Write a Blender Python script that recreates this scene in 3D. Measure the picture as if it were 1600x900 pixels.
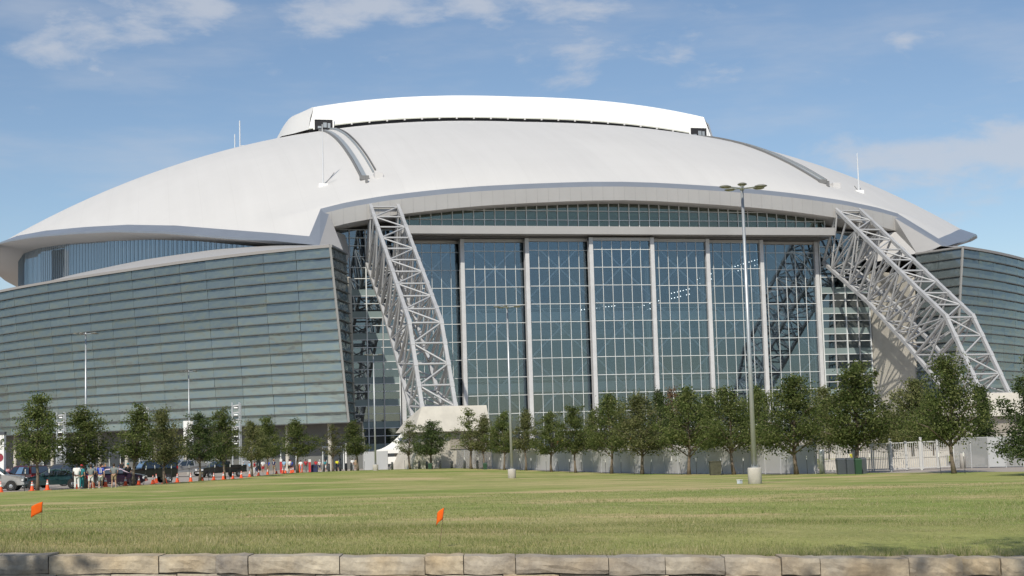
import bpy, bmesh, math, random
import numpy as np
from mathutils import Vector, Matrix, Euler

random.seed(7); rng = np.random.default_rng(11)
for o in list(bpy.data.objects): bpy.data.objects.remove(o)
scene = bpy.context.scene
COL = scene.collection
rad = math.radians

# ------------------------------------------------------------------ camera
FPX = 2300.0                                  # focal length in pixels of the 1600 px wide photograph
YAW, ROLL, PITCH = rad(13.75), rad(1.65), math.atan(228 / FPX)
CAM = Vector((-81.2, 0.0, 5.0))
fwd = Vector((math.sin(YAW) * math.cos(PITCH), math.cos(YAW) * math.cos(PITCH), math.sin(PITCH)))
r0 = Vector((math.cos(YAW), -math.sin(YAW), 0)); u0 = r0.cross(fwd)
RT = r0 * math.cos(ROLL) - u0 * math.sin(ROLL)
UP = r0 * math.sin(ROLL) + u0 * math.cos(ROLL)
cd = bpy.data.cameras.new('camera'); cam = bpy.data.objects.new('camera', cd); COL.objects.link(cam)
cd.sensor_width = 36; cd.lens = FPX / 1600 * 36; cd.clip_start = 0.1; cd.clip_end = 20000
M3 = Matrix((RT, UP, -fwd)).transposed()
cam.matrix_world = Matrix.Translation(CAM) @ M3.to_4x4()
scene.camera = cam

# ------------------------------------------------------------------ light, sky, exposure
SUN_EL, SUN_AZ = rad(43), rad(30)             # azimuth: the way the light travels, to the right of +Y
sd_ = Vector((math.sin(SUN_AZ) * math.cos(SUN_EL), math.cos(SUN_AZ) * math.cos(SUN_EL), -math.sin(SUN_EL)))
sl = bpy.data.lights.new('sun', 'SUN'); sl.energy = 4.0; sl.angle = rad(0.53); sl.color = (1.0, 0.93, 0.81)
so = bpy.data.objects.new('sun', sl); COL.objects.link(so)
so.rotation_euler = sd_.to_track_quat('-Z', 'Y').to_euler(); so.location = (-150, -100, 200)
SKY_STRENGTH = 0.105
scene.view_settings.view_transform = 'Standard'; scene.view_settings.look = 'None'
scene.view_settings.exposure = 0.0; scene.view_settings.gamma = 1.0
scene.view_settings.use_curve_mapping = False
scene.cycles.max_bounces = 6; scene.cycles.diffuse_bounces = 2; scene.cycles.glossy_bounces = 3; scene.cycles.transmission_bounces = 3
scene.cycles.transparent_max_bounces = 8; scene.cycles.caustics_reflective = False; scene.cycles.caustics_refractive = False
scene.cycles.use_adaptive_sampling = True; scene.cycles.adaptive_threshold = .02

def pix_dir(px, py):
    d = fwd + RT * ((px - 800) / FPX) + UP * ((450 - py) / FPX)
    return d.normalized()

world = bpy.data.worlds.new('World'); scene.world = world; world.use_nodes = True
nt = world.node_tree; nt.nodes.clear(); N = nt.nodes.new; L = nt.links.new
out = N('ShaderNodeOutputWorld'); bg = N('ShaderNodeBackground'); bg.inputs['Strength'].default_value = SKY_STRENGTH
sky = N('ShaderNodeTexSky'); sky.sky_type = 'NISHITA'; sky.sun_disc = False
sky.sun_elevation = SUN_EL; sky.sun_rotation = SUN_AZ + math.pi
sky.altitude = 200; sky.air_density = 1.0; sky.dust_density = 0.45; sky.ozone_density = 2.2
tc = N('ShaderNodeTexCoord')
def vm(op, a=None, b=None):
    n = N('ShaderNodeVectorMath'); n.operation = op
    for i, x in enumerate((a, b)):
        if x is None: continue
        if isinstance(x, (tuple, list, Vector)): n.inputs[i].default_value = tuple(x)
        else: L(x, n.inputs[i])
    return n
def mt(op, a=None, b=None, clamp=False):
    n = N('ShaderNodeMath'); n.operation = op; n.use_clamp = clamp
    for i, x in enumerate((a, b)):
        if x is None: continue
        if isinstance(x, (int, float)): n.inputs[i].default_value = x
        else: L(x, n.inputs[i])
    return n.outputs[0]
dirv = tc.outputs['Generated']
# clouds drift over the whole sky; a few banks stand where the photograph shows them
warp = N('ShaderNodeTexNoise'); warp.inputs['Scale'].default_value = 9; warp.inputs['Detail'].default_value = 3
mp = N('ShaderNodeMapping'); mp.inputs['Scale'].default_value = (1, 1, 2.6); L(dirv, mp.inputs['Vector']); L(mp.outputs[0], warp.inputs['Vector'])
wv = vm('SCALE', vm('SUBTRACT', warp.outputs['Color'], (.5, .5, .5)).outputs[0]); wv.inputs['Scale'].default_value = .05
pv = vm('ADD', mp.outputs[0], wv.outputs[0]).outputs[0]
n1 = N('ShaderNodeTexNoise'); n1.inputs['Scale'].default_value = 24; n1.inputs['Detail'].default_value = 8; n1.inputs['Roughness'].default_value = .58; L(pv, n1.inputs['Vector'])
n2 = N('ShaderNodeTexNoise'); n2.inputs['Scale'].default_value = 5; n2.inputs['Detail'].default_value = 5; n2.inputs['Roughness'].default_value = .6
mp2 = N('ShaderNodeMapping'); mp2.inputs['Scale'].default_value = (1, 1, 4.5); mp2.inputs['Rotation'].default_value = (.0, .12, 0); mp2.inputs['Location'].default_value = (.31, .2, .1)
L(dirv, mp2.inputs['Vector']); L(mp2.outputs[0], n2.inputs['Vector'])
tot = None
for px, py, rx, ry, s in [(185, 25, 105, 52, 1.0), (90, 78, 75, 22, .55), (338, 12, 42, 26, 1.0), (520, 22, 95, 44, 1.0), (690, 2, 130, 30, .9),
                          (890, 12, 150, 42, .72), (900, 85, 130, 34, .42), (1050, 70, 150, 34, .34), (1105, 122, 60, 18, .42), (1415, 57, 74, 20, .72),
                          (1165, 35, 40, 16, .45), (1300, 108, 70, 16, .30), (870, 130, 70, 22, .34), (1350, 150, 80, 20, .26),
                          (1330, 240, 80, 26, .6), (1490, 235, 150, 40, .85), (1590, 225, 70, 30, .85), (1480, 290, 190, 50, .6), (150, 116, 80, 14, .25), (420, 110, 200, 26, .24)]:
    d = pix_dir(px, py); a = d.cross(Vector((0, 0, 1))).normalized(); b = a.cross(d).normalized()
    sx = N('ShaderNodeVectorMath'); sx.operation = 'DOT_PRODUCT'; L(dirv, sx.inputs[0]); sx.inputs[1].default_value = a * (FPX / rx)
    sy = N('ShaderNodeVectorMath'); sy.operation = 'DOT_PRODUCT'; L(dirv, sy.inputs[0]); sy.inputs[1].default_value = b * (FPX / ry)
    sy2 = mt('SUBTRACT', sy.outputs['Value'], float(d.dot(b) * FPX / ry))
    sz = N('ShaderNodeVectorMath'); sz.operation = 'DOT_PRODUCT'; L(dirv, sz.inputs[0]); sz.inputs[1].default_value = d
    front = mt('GREATER_THAN', sz.outputs['Value'], 0.5)
    r2 = mt('ADD', mt('MULTIPLY', sx.outputs['Value'], sx.outputs['Value']), mt('MULTIPLY', sy2, sy2))
    g = mt('MULTIPLY', mt('MULTIPLY', mt('POWER', 2.718, mt('MULTIPLY', r2, -0.9)), s), front)
    tot = g if tot is None else mt('ADD', tot, g)
# cumulus edge: bank weight + noise through a soft threshold
edge = mt('ADD', tot, mt('MULTIPLY', mt('SUBTRACT', n1.outputs['Fac'], .5), 2.6))
mr = N('ShaderNodeMapRange'); mr.interpolation_type = 'SMOOTHSTEP'; L(edge, mr.inputs['Value'])
mr.inputs['From Min'].default_value = .30; mr.inputs['From Max'].default_value = 1.35; mr.inputs['To Max'].default_value = .70
mr2 = N('ShaderNodeMapRange'); mr2.interpolation_type = 'SMOOTHSTEP'; L(n2.outputs['Fac'], mr2.inputs['Value'])
mr2.inputs['From Min'].default_value = .40; mr2.inputs['From Max'].default_value = .78; mr2.inputs['To Max'].default_value = .40
cl = mt('MAXIMUM', mr.outputs[0], mr2.outputs[0], True)
mx = N('ShaderNodeMix'); mx.data_type = 'RGBA'; L(cl, mx.inputs['Factor']); L(sky.outputs[0], mx.inputs[6]); mx.inputs[7].default_value = (5.5, 5.8, 6.4, 1)
L(mx.outputs[2], bg.inputs['Color']); L(bg.outputs[0], out.inputs['Surface'])

# ------------------------------------------------------------------ object helpers
def tag(o, label=None, cat=None, group=None, kind=None):
    if label: o['label'] = label
    if cat: o['category'] = cat
    if group: o['group'] = group
    if kind: o['kind'] = kind
    return o
def empty(name, loc=(0, 0, 0), rz=0.0, parent=None):
    o = bpy.data.objects.new(name, None); COL.objects.link(o); o.location = loc; o.rotation_euler = (0, 0, rz); o.empty_display_size = .2
    if parent: o.parent = parent
    return o
def link(name, me, parent=None, m=None, loc=None, rot=None, inv=None):
    o = bpy.data.objects.new(name, me); COL.objects.link(o)
    if parent is not None:
        o.parent = parent
        if inv is not None: o.matrix_parent_inverse = inv
    if loc is not None: o.location = loc
    if rot is not None: o.rotation_euler = rot
    if m is not None:
        if len(me.materials) == 0: me.materials.append(m)
        elif me.materials[0] is not m:
            o.material_slots[0].link = 'OBJECT'; o.material_slots[0].material = m
    return o
def copy_tree(o, parent=None):
    c = o.copy(); COL.objects.link(c); c.parent = parent
    for k, v in o.items():
        if k not in c: c[k] = v
    for ch in list(o.children): copy_tree(ch, c)
    return c

class MB:
    def __init__(s): s.v = []; s.f = []
    def quad(s, a, b, c, d):
        n = len(s.v); s.v += [tuple(a), tuple(b), tuple(c), tuple(d)]; s.f.append((n, n + 1, n + 2, n + 3)); return s
    def poly(s, pts):
        n = len(s.v); s.v += [tuple(p) for p in pts]; s.f.append(tuple(range(n, n + len(pts)))); return s
    def hexa(s, p):                              # 8 points: bottom 4 (ccw from above), top 4
        n = len(s.v); s.v += [tuple(q) for q in p]
        for f in ((3, 2, 1, 0), (4, 5, 6, 7), (0, 1, 5, 4), (1, 2, 6, 5), (2, 3, 7, 6), (3, 0, 4, 7)): s.f.append(tuple(n + i for i in f))
        return s
    def box(s, x0, x1, y0, y1, z0, z1):
        return s.hexa([(x0, y0, z0), (x1, y0, z0), (x1, y1, z0), (x0, y1, z0), (x0, y0, z1), (x1, y0, z1), (x1, y1, z1), (x0, y1, z1)])
    def beam(s, a, b, w, h=None, up=(0, 0, 1)):
        a = Vector(a); b = Vector(b); h = h or w; d = (b - a).normalized(); u = Vector(up)
        if abs(d.dot(u)) > .98: u = Vector((0, 1, 0))
        r = d.cross(u).normalized(); u = r.cross(d).normalized(); r *= w / 2; u *= h / 2
        return s.hexa([a - r - u, a + r - u, b + r - u, b - r - u, a - r + u, a + r + u, b + r + u, b - r + u])
    def tube(s, pts, radii, k=8, caps=True):
        pts = [Vector(p) for p in pts]
        if isinstance(radii, (int, float)): radii = [radii] * len(pts)
        base = len(s.v); pr = None
        for i, p in enumerate(pts):
            d = (pts[min(i + 1, len(pts) - 1)] - pts[max(i - 1, 0)]).normalized()
            if pr is None:
                u = Vector((0, 0, 1)) if abs(d.z) < .9 else Vector((0, 1, 0)); r = d.cross(u).normalized()
            else: r = (pr - d * pr.dot(d)).normalized()
            pr = r; u = r.cross(d)
            for j in range(k):
                a = 2 * math.pi * j / k; s.v.append(tuple(p + (r * math.cos(a) + u * math.sin(a)) * radii[i]))
        for i in range(len(pts) - 1):
            for j in range(k):
                j2 = (j + 1) % k; s.f.append((base + i * k + j, base + (i + 1) * k + j, base + (i + 1) * k + j2, base + i * k + j2))
        if caps:
            s.f.append(tuple(base + j for j in range(k))); s.f.append(tuple(base + (len(pts) - 1) * k + j for j in reversed(range(k))))
        return s
    def lathe(s, prof, k=14, c=(0, 0, 0), axis='z', sy=1.0):
        base = len(s.v)
        for r, z in prof:
            for j in range(k):
                a = 2 * math.pi * j / k
                p = (r * math.cos(a), sy * r * math.sin(a), z)
                if axis == 'y': p = (p[0], z, p[1])
                if axis == 'x': p = (z, p[0], p[1])
                s.v.append((c[0] + p[0], c[1] + p[1], c[2] + p[2]))
        for i in range(len(prof) - 1):
            for j in range(k):
                j2 = (j + 1) % k; s.f.append((base + i * k + j, base + i * k + j2, base + (i + 1) * k + j2, base + (i + 1) * k + j))
        s.f.append(tuple(base + j for j in reversed(range(k)))); s.f.append(tuple(base + (len(prof) - 1) * k + j for j in range(k)))
        return s
    def grid(s, rows, close=False):
        base = len(s.v); n = len(rows[0])
        for r in rows: s.v += [tuple(p) for p in r]
        for i in range(len(rows) - 1):
            for j in range(n - 1): s.f.append((base + i * n + j, base + i * n + j + 1, base + (i + 1) * n + j + 1, base + (i + 1) * n + j))
        return s
    def mesh(s, name, smooth=False):
        me = bpy.data.meshes.new(name); me.from_pydata(s.v, [], s.f); me.update()
        bm = bmesh.new(); bm.from_mesh(me); bmesh.ops.recalc_face_normals(bm, faces=bm.faces); bm.to_mesh(me); bm.free()
        if smooth: me.polygons.foreach_set('use_smooth', [True] * len(me.polygons))
        return me
    def build(s, name, m, parent=None, inv=None, smooth=False, loc=None, rot=None):
        return link(name, s.mesh(name, smooth), parent, m, loc, rot, inv)

# ------------------------------------------------------------------ materials
MATS = {}
def mat(name, col, rough=.6, metal=0.0, noise=None, bump=None, spec=.5, emit=None, coat=0.0):
    """noise=(scale, amount[, detail]) varies the colour; bump=(scale, strength, distance)"""
    if name in MATS: return MATS[name]
    m = bpy.data.materials.new(name); m.use_nodes = True; t = m.node_tree; b = t.nodes['Principled BSDF']
    b.inputs['Base Color'].default_value = (*col, 1); b.inputs['Roughness'].default_value = rough; b.inputs['Metallic'].default_value = metal
    b.inputs['Specular IOR Level'].default_value = spec; b.inputs['Coat Weight'].default_value = coat
    if emit: b.inputs['Emission Color'].default_value = (*emit[0], 1); b.inputs['Emission Strength'].default_value = emit[1]
    co = t.nodes.new('ShaderNodeTexCoord')
    if noise:
        n = t.nodes.new('ShaderNodeTexNoise'); n.inputs['Scale'].default_value = noise[0]; n.inputs['Detail'].default_value = noise[2] if len(noise) > 2 else 5
        n.inputs['Roughness'].default_value = .65
        t.links.new(co.outputs['Object'], n.inputs['Vector'])
        r = t.nodes.new('ShaderNodeMapRange'); r.inputs['From Min'].default_value = .3; r.inputs['From Max'].default_value = .7
        r.inputs['To Min'].default_value = 1 - noise[1]; r.inputs['To Max'].default_value = 1 + noise[1]; t.links.new(n.outputs['Fac'], r.inputs['Value'])
        h = t.nodes.new('ShaderNodeHueSaturation'); h.inputs['Color'].default_value = (*col, 1); t.links.new(r.outputs[0], h.inputs['Value'])
        t.links.new(h.outputs[0], b.inputs['Base Color'])
    if bump:
        n = t.nodes.new('ShaderNodeTexNoise'); n.inputs['Scale'].default_value = bump[0]; n.inputs['Detail'].default_value = 6
        t.links.new(co.outputs['Object'], n.inputs['Vector'])
        bp = t.nodes.new('ShaderNodeBump'); bp.inputs['Strength'].default_value = bump[1]; bp.inputs['Distance'].default_value = bump[2]
        t.links.new(n.outputs['Fac'], bp.inputs['Height']); t.links.new(bp.outputs[0], b.inputs['Normal'])
    MATS[name] = m; return m
def glass_mat(name, gloss, under, fac, transp=0.0, tcol=(.4, .5, .52), wave=(.25, .02), rough=.02, island=0.0):
    """reflecting glass: a glossy layer over a tinted body that lets part of the inside through"""
    m = bpy.data.materials.new(name); m.use_nodes = True; t = m.node_tree; t.nodes.clear(); A = t.nodes.new; K = t.links.new
    o = A('ShaderNodeOutputMaterial'); mixs = A('ShaderNodeMixShader'); g = A('ShaderNodeBsdfGlossy'); d = A('ShaderNodeBsdfDiffuse')
    g.inputs['Color'].default_value = (*gloss, 1); g.inputs['Roughness'].default_value = rough; d.inputs['Color'].default_value = (*under, 1)
    body = d.outputs[0]
    if transp > 0:
        tr = A('ShaderNodeBsdfTransparent'); tr.inputs['Color'].default_value = (*tcol, 1)
        m2 = A('ShaderNodeMixShader'); m2.inputs['Fac'].default_value = transp; K(d.outputs[0], m2.inputs[1]); K(tr.outputs[0], m2.inputs[2]); body = m2.outputs[0]
    lw = A('ShaderNodeLayerWeight'); lw.inputs['Blend'].default_value = .35
    mr_ = A('ShaderNodeMapRange'); K(lw.outputs['Fresnel'], mr_.inputs['Value']); mr_.inputs['To Min'].default_value = fac; mr_.inputs['To Max'].default_value = 1.0
    K(mr_.outputs[0], mixs.inputs['Fac']); K(body, mixs.inputs[1]); K(g.outputs[0], mixs.inputs[2]); K(mixs.outputs[0], o.inputs['Surface'])
    if wave:
        co = A('ShaderNodeTexCoord'); n = A('ShaderNodeTexNoise'); n.inputs['Scale'].default_value = wave[0]; n.inputs['Detail'].default_value = 2
        K(co.outputs['Object'], n.inputs['Vector'])
        bp = A('ShaderNodeBump'); bp.inputs['Strength'].default_value = 1; bp.inputs['Distance'].default_value = wave[1]; K(n.outputs['Fac'], bp.inputs['Height']); K(bp.outputs[0], g.inputs['Normal'])
    if island:
        oi = A('ShaderNodeObjectInfo'); r = A('ShaderNodeMapRange'); K(oi.outputs['Random'], r.inputs['Value']); r.inputs['To Min'].default_value = 1 - island; r.inputs['To Max'].default_value = 1 + island
        h = A('ShaderNodeHueSaturation'); h.inputs['Color'].default_value = (*under, 1); K(r.outputs[0], h.inputs['Value']); K(h.outputs[0], d.inputs['Color'])
    MATS[name] = m; return m

M_ROOF = mat('roof_membrane', (.585, .58, .568), .65, noise=(.06, .025, 6))
def roof_mat():
    t = M_ROOF.node_tree; b = t.nodes['Principled BSDF']; A = t.nodes.new; K = t.links.new; src = b.inputs['Base Color'].links[0].from_socket
    co = A('ShaderNodeTexCoord'); sp = A('ShaderNodeSeparateXYZ'); K(co.outputs['Object'], sp.inputs[0]); tot = None
    for ax, per, w, amt in (('X', 5.6, .018, .05), ('Y', 17.0, .008, .045)):
        m1 = A('ShaderNodeMath'); m1.operation = 'DIVIDE'; K(sp.outputs[ax], m1.inputs[0]); m1.inputs[1].default_value = per
        m2 = A('ShaderNodeMath'); m2.operation = 'FRACT'; K(m1.outputs[0], m2.inputs[0]); m3 = A('ShaderNodeMath'); m3.operation = 'LESS_THAN'; K(m2.outputs[0], m3.inputs[0]); m3.inputs[1].default_value = w
        m4 = A('ShaderNodeMath'); m4.operation = 'MULTIPLY'; K(m3.outputs[0], m4.inputs[0]); m4.inputs[1].default_value = amt
        if tot is None: tot = m4.outputs[0]
        else: m5 = A('ShaderNodeMath'); m5.operation = 'ADD'; K(tot, m5.inputs[0]); K(m4.outputs[0], m5.inputs[1]); tot = m5.outputs[0]
    mp_ = A('ShaderNodeMapping'); mp_.inputs['Scale'].default_value = (.5, .03, .03); K(co.outputs['Object'], mp_.inputs['Vector']); n = A('ShaderNodeTexNoise'); n.inputs['Scale'].default_value = 1; n.inputs['Detail'].default_value = 7; K(mp_.outputs[0], n.inputs['Vector'])
    r = A('ShaderNodeMapRange'); r.inputs['From Min'].default_value = .35; r.inputs['From Max'].default_value = .75; r.inputs['To Min'].default_value = 0; r.inputs['To Max'].default_value = .045; K(n.outputs['Fac'], r.inputs['Value'])
    m6 = A('ShaderNodeMath'); m6.operation = 'ADD'; K(tot, m6.inputs[0]); K(r.outputs[0], m6.inputs[1])
    mx_ = A('ShaderNodeMix'); mx_.data_type = 'RGBA'; K(m6.outputs[0], mx_.inputs['Factor']); K(src, mx_.inputs[6]); mx_.inputs[7].default_value = (.12, .11, .10, 1); K(mx_.outputs[2], b.inputs['Base Color'])
roof_mat()
M_RETR = mat('fabric_roof_white', (.90, .90, .885), .6, noise=(.1, .02))
M_FASC = mat('fascia_panel_grey', (.44, .43, .415), .45, .25, noise=(.15, .05))
M_TRIM = mat('eave_trim_blue_grey', (.27, .30, .345), .4, .35, noise=(.2, .05))
M_SOFF = mat('soffit_white', (.62, .61, .60), .6)
M_STEEL = mat('painted_steel_light_grey', (.45, .455, .46), .5, .1, noise=(.35, .14, 7))
M_MULL = mat('white_mullion', (.70, .73, .73), .5, noise=(.3, .10))
M_POST = mat('door_post_white', (.58, .585, .59), .5, noise=(.4, .10, 7))
M_BRACE = mat('brace_pale_grey', (.72, .75, .75), .5)
M_CONC = mat('concrete_cream', (.55, .52, .455), .88, noise=(.45, .13, 8), bump=(5, .35, .03))
M_CONC2 = mat('concrete_grey', (.42, .40, .37), .9, noise=(1.5, .12), bump=(20, .3, .01))
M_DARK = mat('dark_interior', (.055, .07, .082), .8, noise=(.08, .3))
M_GAP = mat('dark_gap', (.02, .02, .024), .8)
M_FIN = mat('bronze_fin', (.12, .125, .12), .5, .3)
M_SPAN = mat('spandrel_pale_green', (.21, .27, .27), .3, noise=(.3, .06))
M_INT = mat('concourse_band_pale', (.66, .72, .68), .6)
M_GALV = mat('galvanised_steel', (.44, .46, .47), .4, .55, noise=(3, .08))
M_FIXT = mat('lamp_fixture_olive_grey', (.20, .20, .17), .5, .2)
M_LENS = mat('lamp_lens', (.5, .5, .48), .2)
M_DOORGLASS = glass_mat('door_glass', (.52, .63, .71), (.02, .032, .044), .15, .92, (.88, .94, .98), (.12, .02), island=.3)
M_SIDEGLASS = glass_mat('curtain_wall_glass', (.72, .82, .90), (.02, .03, .035), .18, .55, (.4, .5, .5), (.12, .012), island=.2)
M_CLER = glass_mat('clerestory_glass', (.75, .82, .75), (.035, .045, .035), .10, .8, (.68, .75, .66), (.12, .01))
M_EYEGLASS = glass_mat('eyebrow_glass', (.75, .85, .95), (.20, .255, .295), .36, 0, wave=(.2, .02))

# ------------------------------------------------------------------ terrain
def at_px(px, py, d):                            # a point seen at this pixel, at depth d along the lens axis
    return CAM + (fwd + RT * ((px - 800) / FPX) + UP * ((450 - py) / FPX)) * d
EDGE = [(-260, 782, 90), (-100, 775, 96), (0, 770, 100), (100, 766, 105), (240, 757, 118), (340, 750, 140), (400, 745, 165), (480, 738.5, 190), (560, 735.5, 203),
        (640, 733.5, 203), (700, 732, 198), (760, 733, 190), (900, 738, 168), (1000, 741, 150), (1150, 742, 133), (1265, 742, 121), (1400, 740, 112), (1500, 739, 108), (1600, 738, 104), (1750, 737, 98), (1900, 737, 92)]
ctrl = [at_px(*e) for e in EDGE] + [at_px(*e) for e in [(1180, 757, 73.5), (800, 748, 128), (587, 736, 190), (290, 743, 168), (134, 758, 146), (1600, 730, 115), (1490, 731, 118), (1392, 736.5, 117),
        (0, 866, 16), (800, 867, 16), (1600, 868, 16)]]
ctrl += [Vector((x, y, z)) for x, y, z in [(-140, 100, 2.6), (-140, 170, 1.2), (-90, 215, .5), (-60, 225, .3), (0, 225, .2), (60, 225, .3), (40, 150, .9), (-10, 60, 1.9), (-50, 40, 2.75), (-80, 45, 3.0), (-110, 45, 3.2), (-150, 30, 3.9), (10, 20, 2.8), (-100, 18, 4.0), (-60, 12, 3.3)]]
cp = np.array([[c.x, c.y] for c in ctrl]); cz = np.array([c.z for c in ctrl])
def tps(r2): return np.where(r2 > 0, r2 * np.log(np.maximum(r2, 1e-9)) * .5, 0)
S_ = 30.0; q = cp / S_
A_ = tps(((q[:, None] - q[None]) ** 2).sum(-1)) + np.eye(len(q)) * .06
P_ = np.c_[np.ones(len(q)), q]
W_ = np.linalg.solve(np.block([[A_, P_], [P_.T, np.zeros((3, 3))]]), np.r_[cz, 0, 0, 0])
def gz_arr(x, y):
    x = np.asarray(x, float); y = np.asarray(y, float); p = np.stack([x, y], -1) / S_
    r2 = ((p[..., None, :] - q) ** 2).sum(-1)
    z = tps(r2) @ W_[:len(q)] + W_[-3] + p @ W_[-2:]
    z = np.clip(z, .1, 4.2)
    # flatten outside the surveyed patch: toward the stadium 0.2, behind the wall 3.3
    tf = np.clip((y - 205) / 25, 0, 1); z = z * (1 - tf) + .2 * tf
    dx = np.clip((np.abs(x + 55) - 110) / 80, 0, 1); zz = np.clip(3.3 - y * .015, .2, 3.3); z = z * (1 - dx) + zz * dx
    return z
def gz(x, y): return float(gz_arr(np.array([x]), np.array([y]))[0])
def on_ground(px, d):                            # ground point at column px and depth d (found by sliding down the column)
    a = at_px(px, 300, d); b = at_px(px, 900, d); lo, hi = 0.0, 1.0
    for _ in range(24):
        m = (lo + hi) / 2; p = a.lerp(b, m)
        if p.z > gz(p.x, p.y): lo = m
        else: hi = m
    p = a.lerp(b, lo); return Vector((p.x, p.y, gz(p.x, p.y)))

# the stone wall line, at the near end of the lawn
W0, W1 = at_px(-200, 863, 16), at_px(1800, 868.5, 16)
wdir = (W1 - W0); wdir.z = 0; wlen = wdir.length; wdir.normalize(); wnor = Vector((wdir.y, -wdir.x, 0))   # toward the camera
if wnor.y > 0: wnor = -wnor
def wall_z(s): return W0.z + (W1.z - W0.z) * s / wlen

def axis(dense0, dense1, step, far0, far1):
    a = list(np.arange(dense0, dense1 + .01, step)); s = step
    l = []; x = dense0
    while x > far0: s *= 1.35; x -= s; l.append(x)
    r = []; s = step; x = dense1
    while x < far1: s *= 1.35; x += s; r.append(x)
    return np.array(l[::-1] + a + r)
xs = axis(-160, 80, 4, -6000, 6000); ys = axis(20, 260, 4, -6000, 9000)
GX, GY = np.meshgrid(xs, ys); 
yy = GY.copy()
GZ = gz_arr(GX, GY)
# in front of the wall the pavement lies at 3.25
s_side = (GX - W0.x) * wnor.x + (GY - W0.y) * wnor.y
GZ = np.where(s_side > -1.2, np.minimum(GZ, 3.2), GZ)
GZ = np.where((s_side <= -1.2) & (s_side > -6), GZ - .25, GZ)
def grid_mesh(name, X, Y, Z):
    h, w = X.shape; v = np.stack([X, Y, Z], -1).reshape(-1, 3)
    i = np.arange(h * w).reshape(h, w); f = np.stack([i[:-1, :-1], i[:-1, 1:], i[1:, 1:], i[1:, :-1]], -1).reshape(-1, 4)
    me = bpy.data.meshes.new(name); me.vertices.add(len(v)); me.vertices.foreach_set('co', v.ravel())
    me.loops.add(f.size); me.loops.foreach_set('vertex_index', f.ravel().astype(np.int32)); me.polygons.add(len(f))
    me.polygons.foreach_set('loop_start', np.arange(0, f.size, 4, dtype=np.int32)); me.polygons.foreach_set('loop_total', np.full(len(f), 4, np.int32))
    me.polygons.foreach_set('use_smooth', np.ones(len(f), bool)); me.update(); me.validate(); return me

def pave_mat():
    m = bpy.data.materials.new('pale_paving'); m.use_nodes = True; t = m.node_tree; b = t.nodes['Principled BSDF']; b.inputs['Roughness'].default_value = .9
    co = t.nodes.new('ShaderNodeTexCoord'); n = t.nodes.new('ShaderNodeTexNoise'); n.inputs['Scale'].default_value = .25; n.inputs['Detail'].default_value = 8; n.inputs['Roughness'].default_value = .7
    t.links.new(co.outputs['Object'], n.inputs['Vector'])
    r = t.nodes.new('ShaderNodeValToRGB'); r.color_ramp.elements[0].position = .3; r.color_ramp.elements[0].color = (.30, .262, .228, 1); r.color_ramp.elements[1].position = .7; r.color_ramp.elements[1].color = (.42, .37, .325, 1)
    t.links.new(n.outputs['Fac'], r.inputs['Fac']); t.links.new(r.outputs[0], b.inputs['Base Color']); return m
g = link('pavement', grid_mesh('pavement', GX, GY, GZ), None, pave_mat()); tag(g, 'pale concrete pavement and parking area around the stadium', kind='structure')

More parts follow.
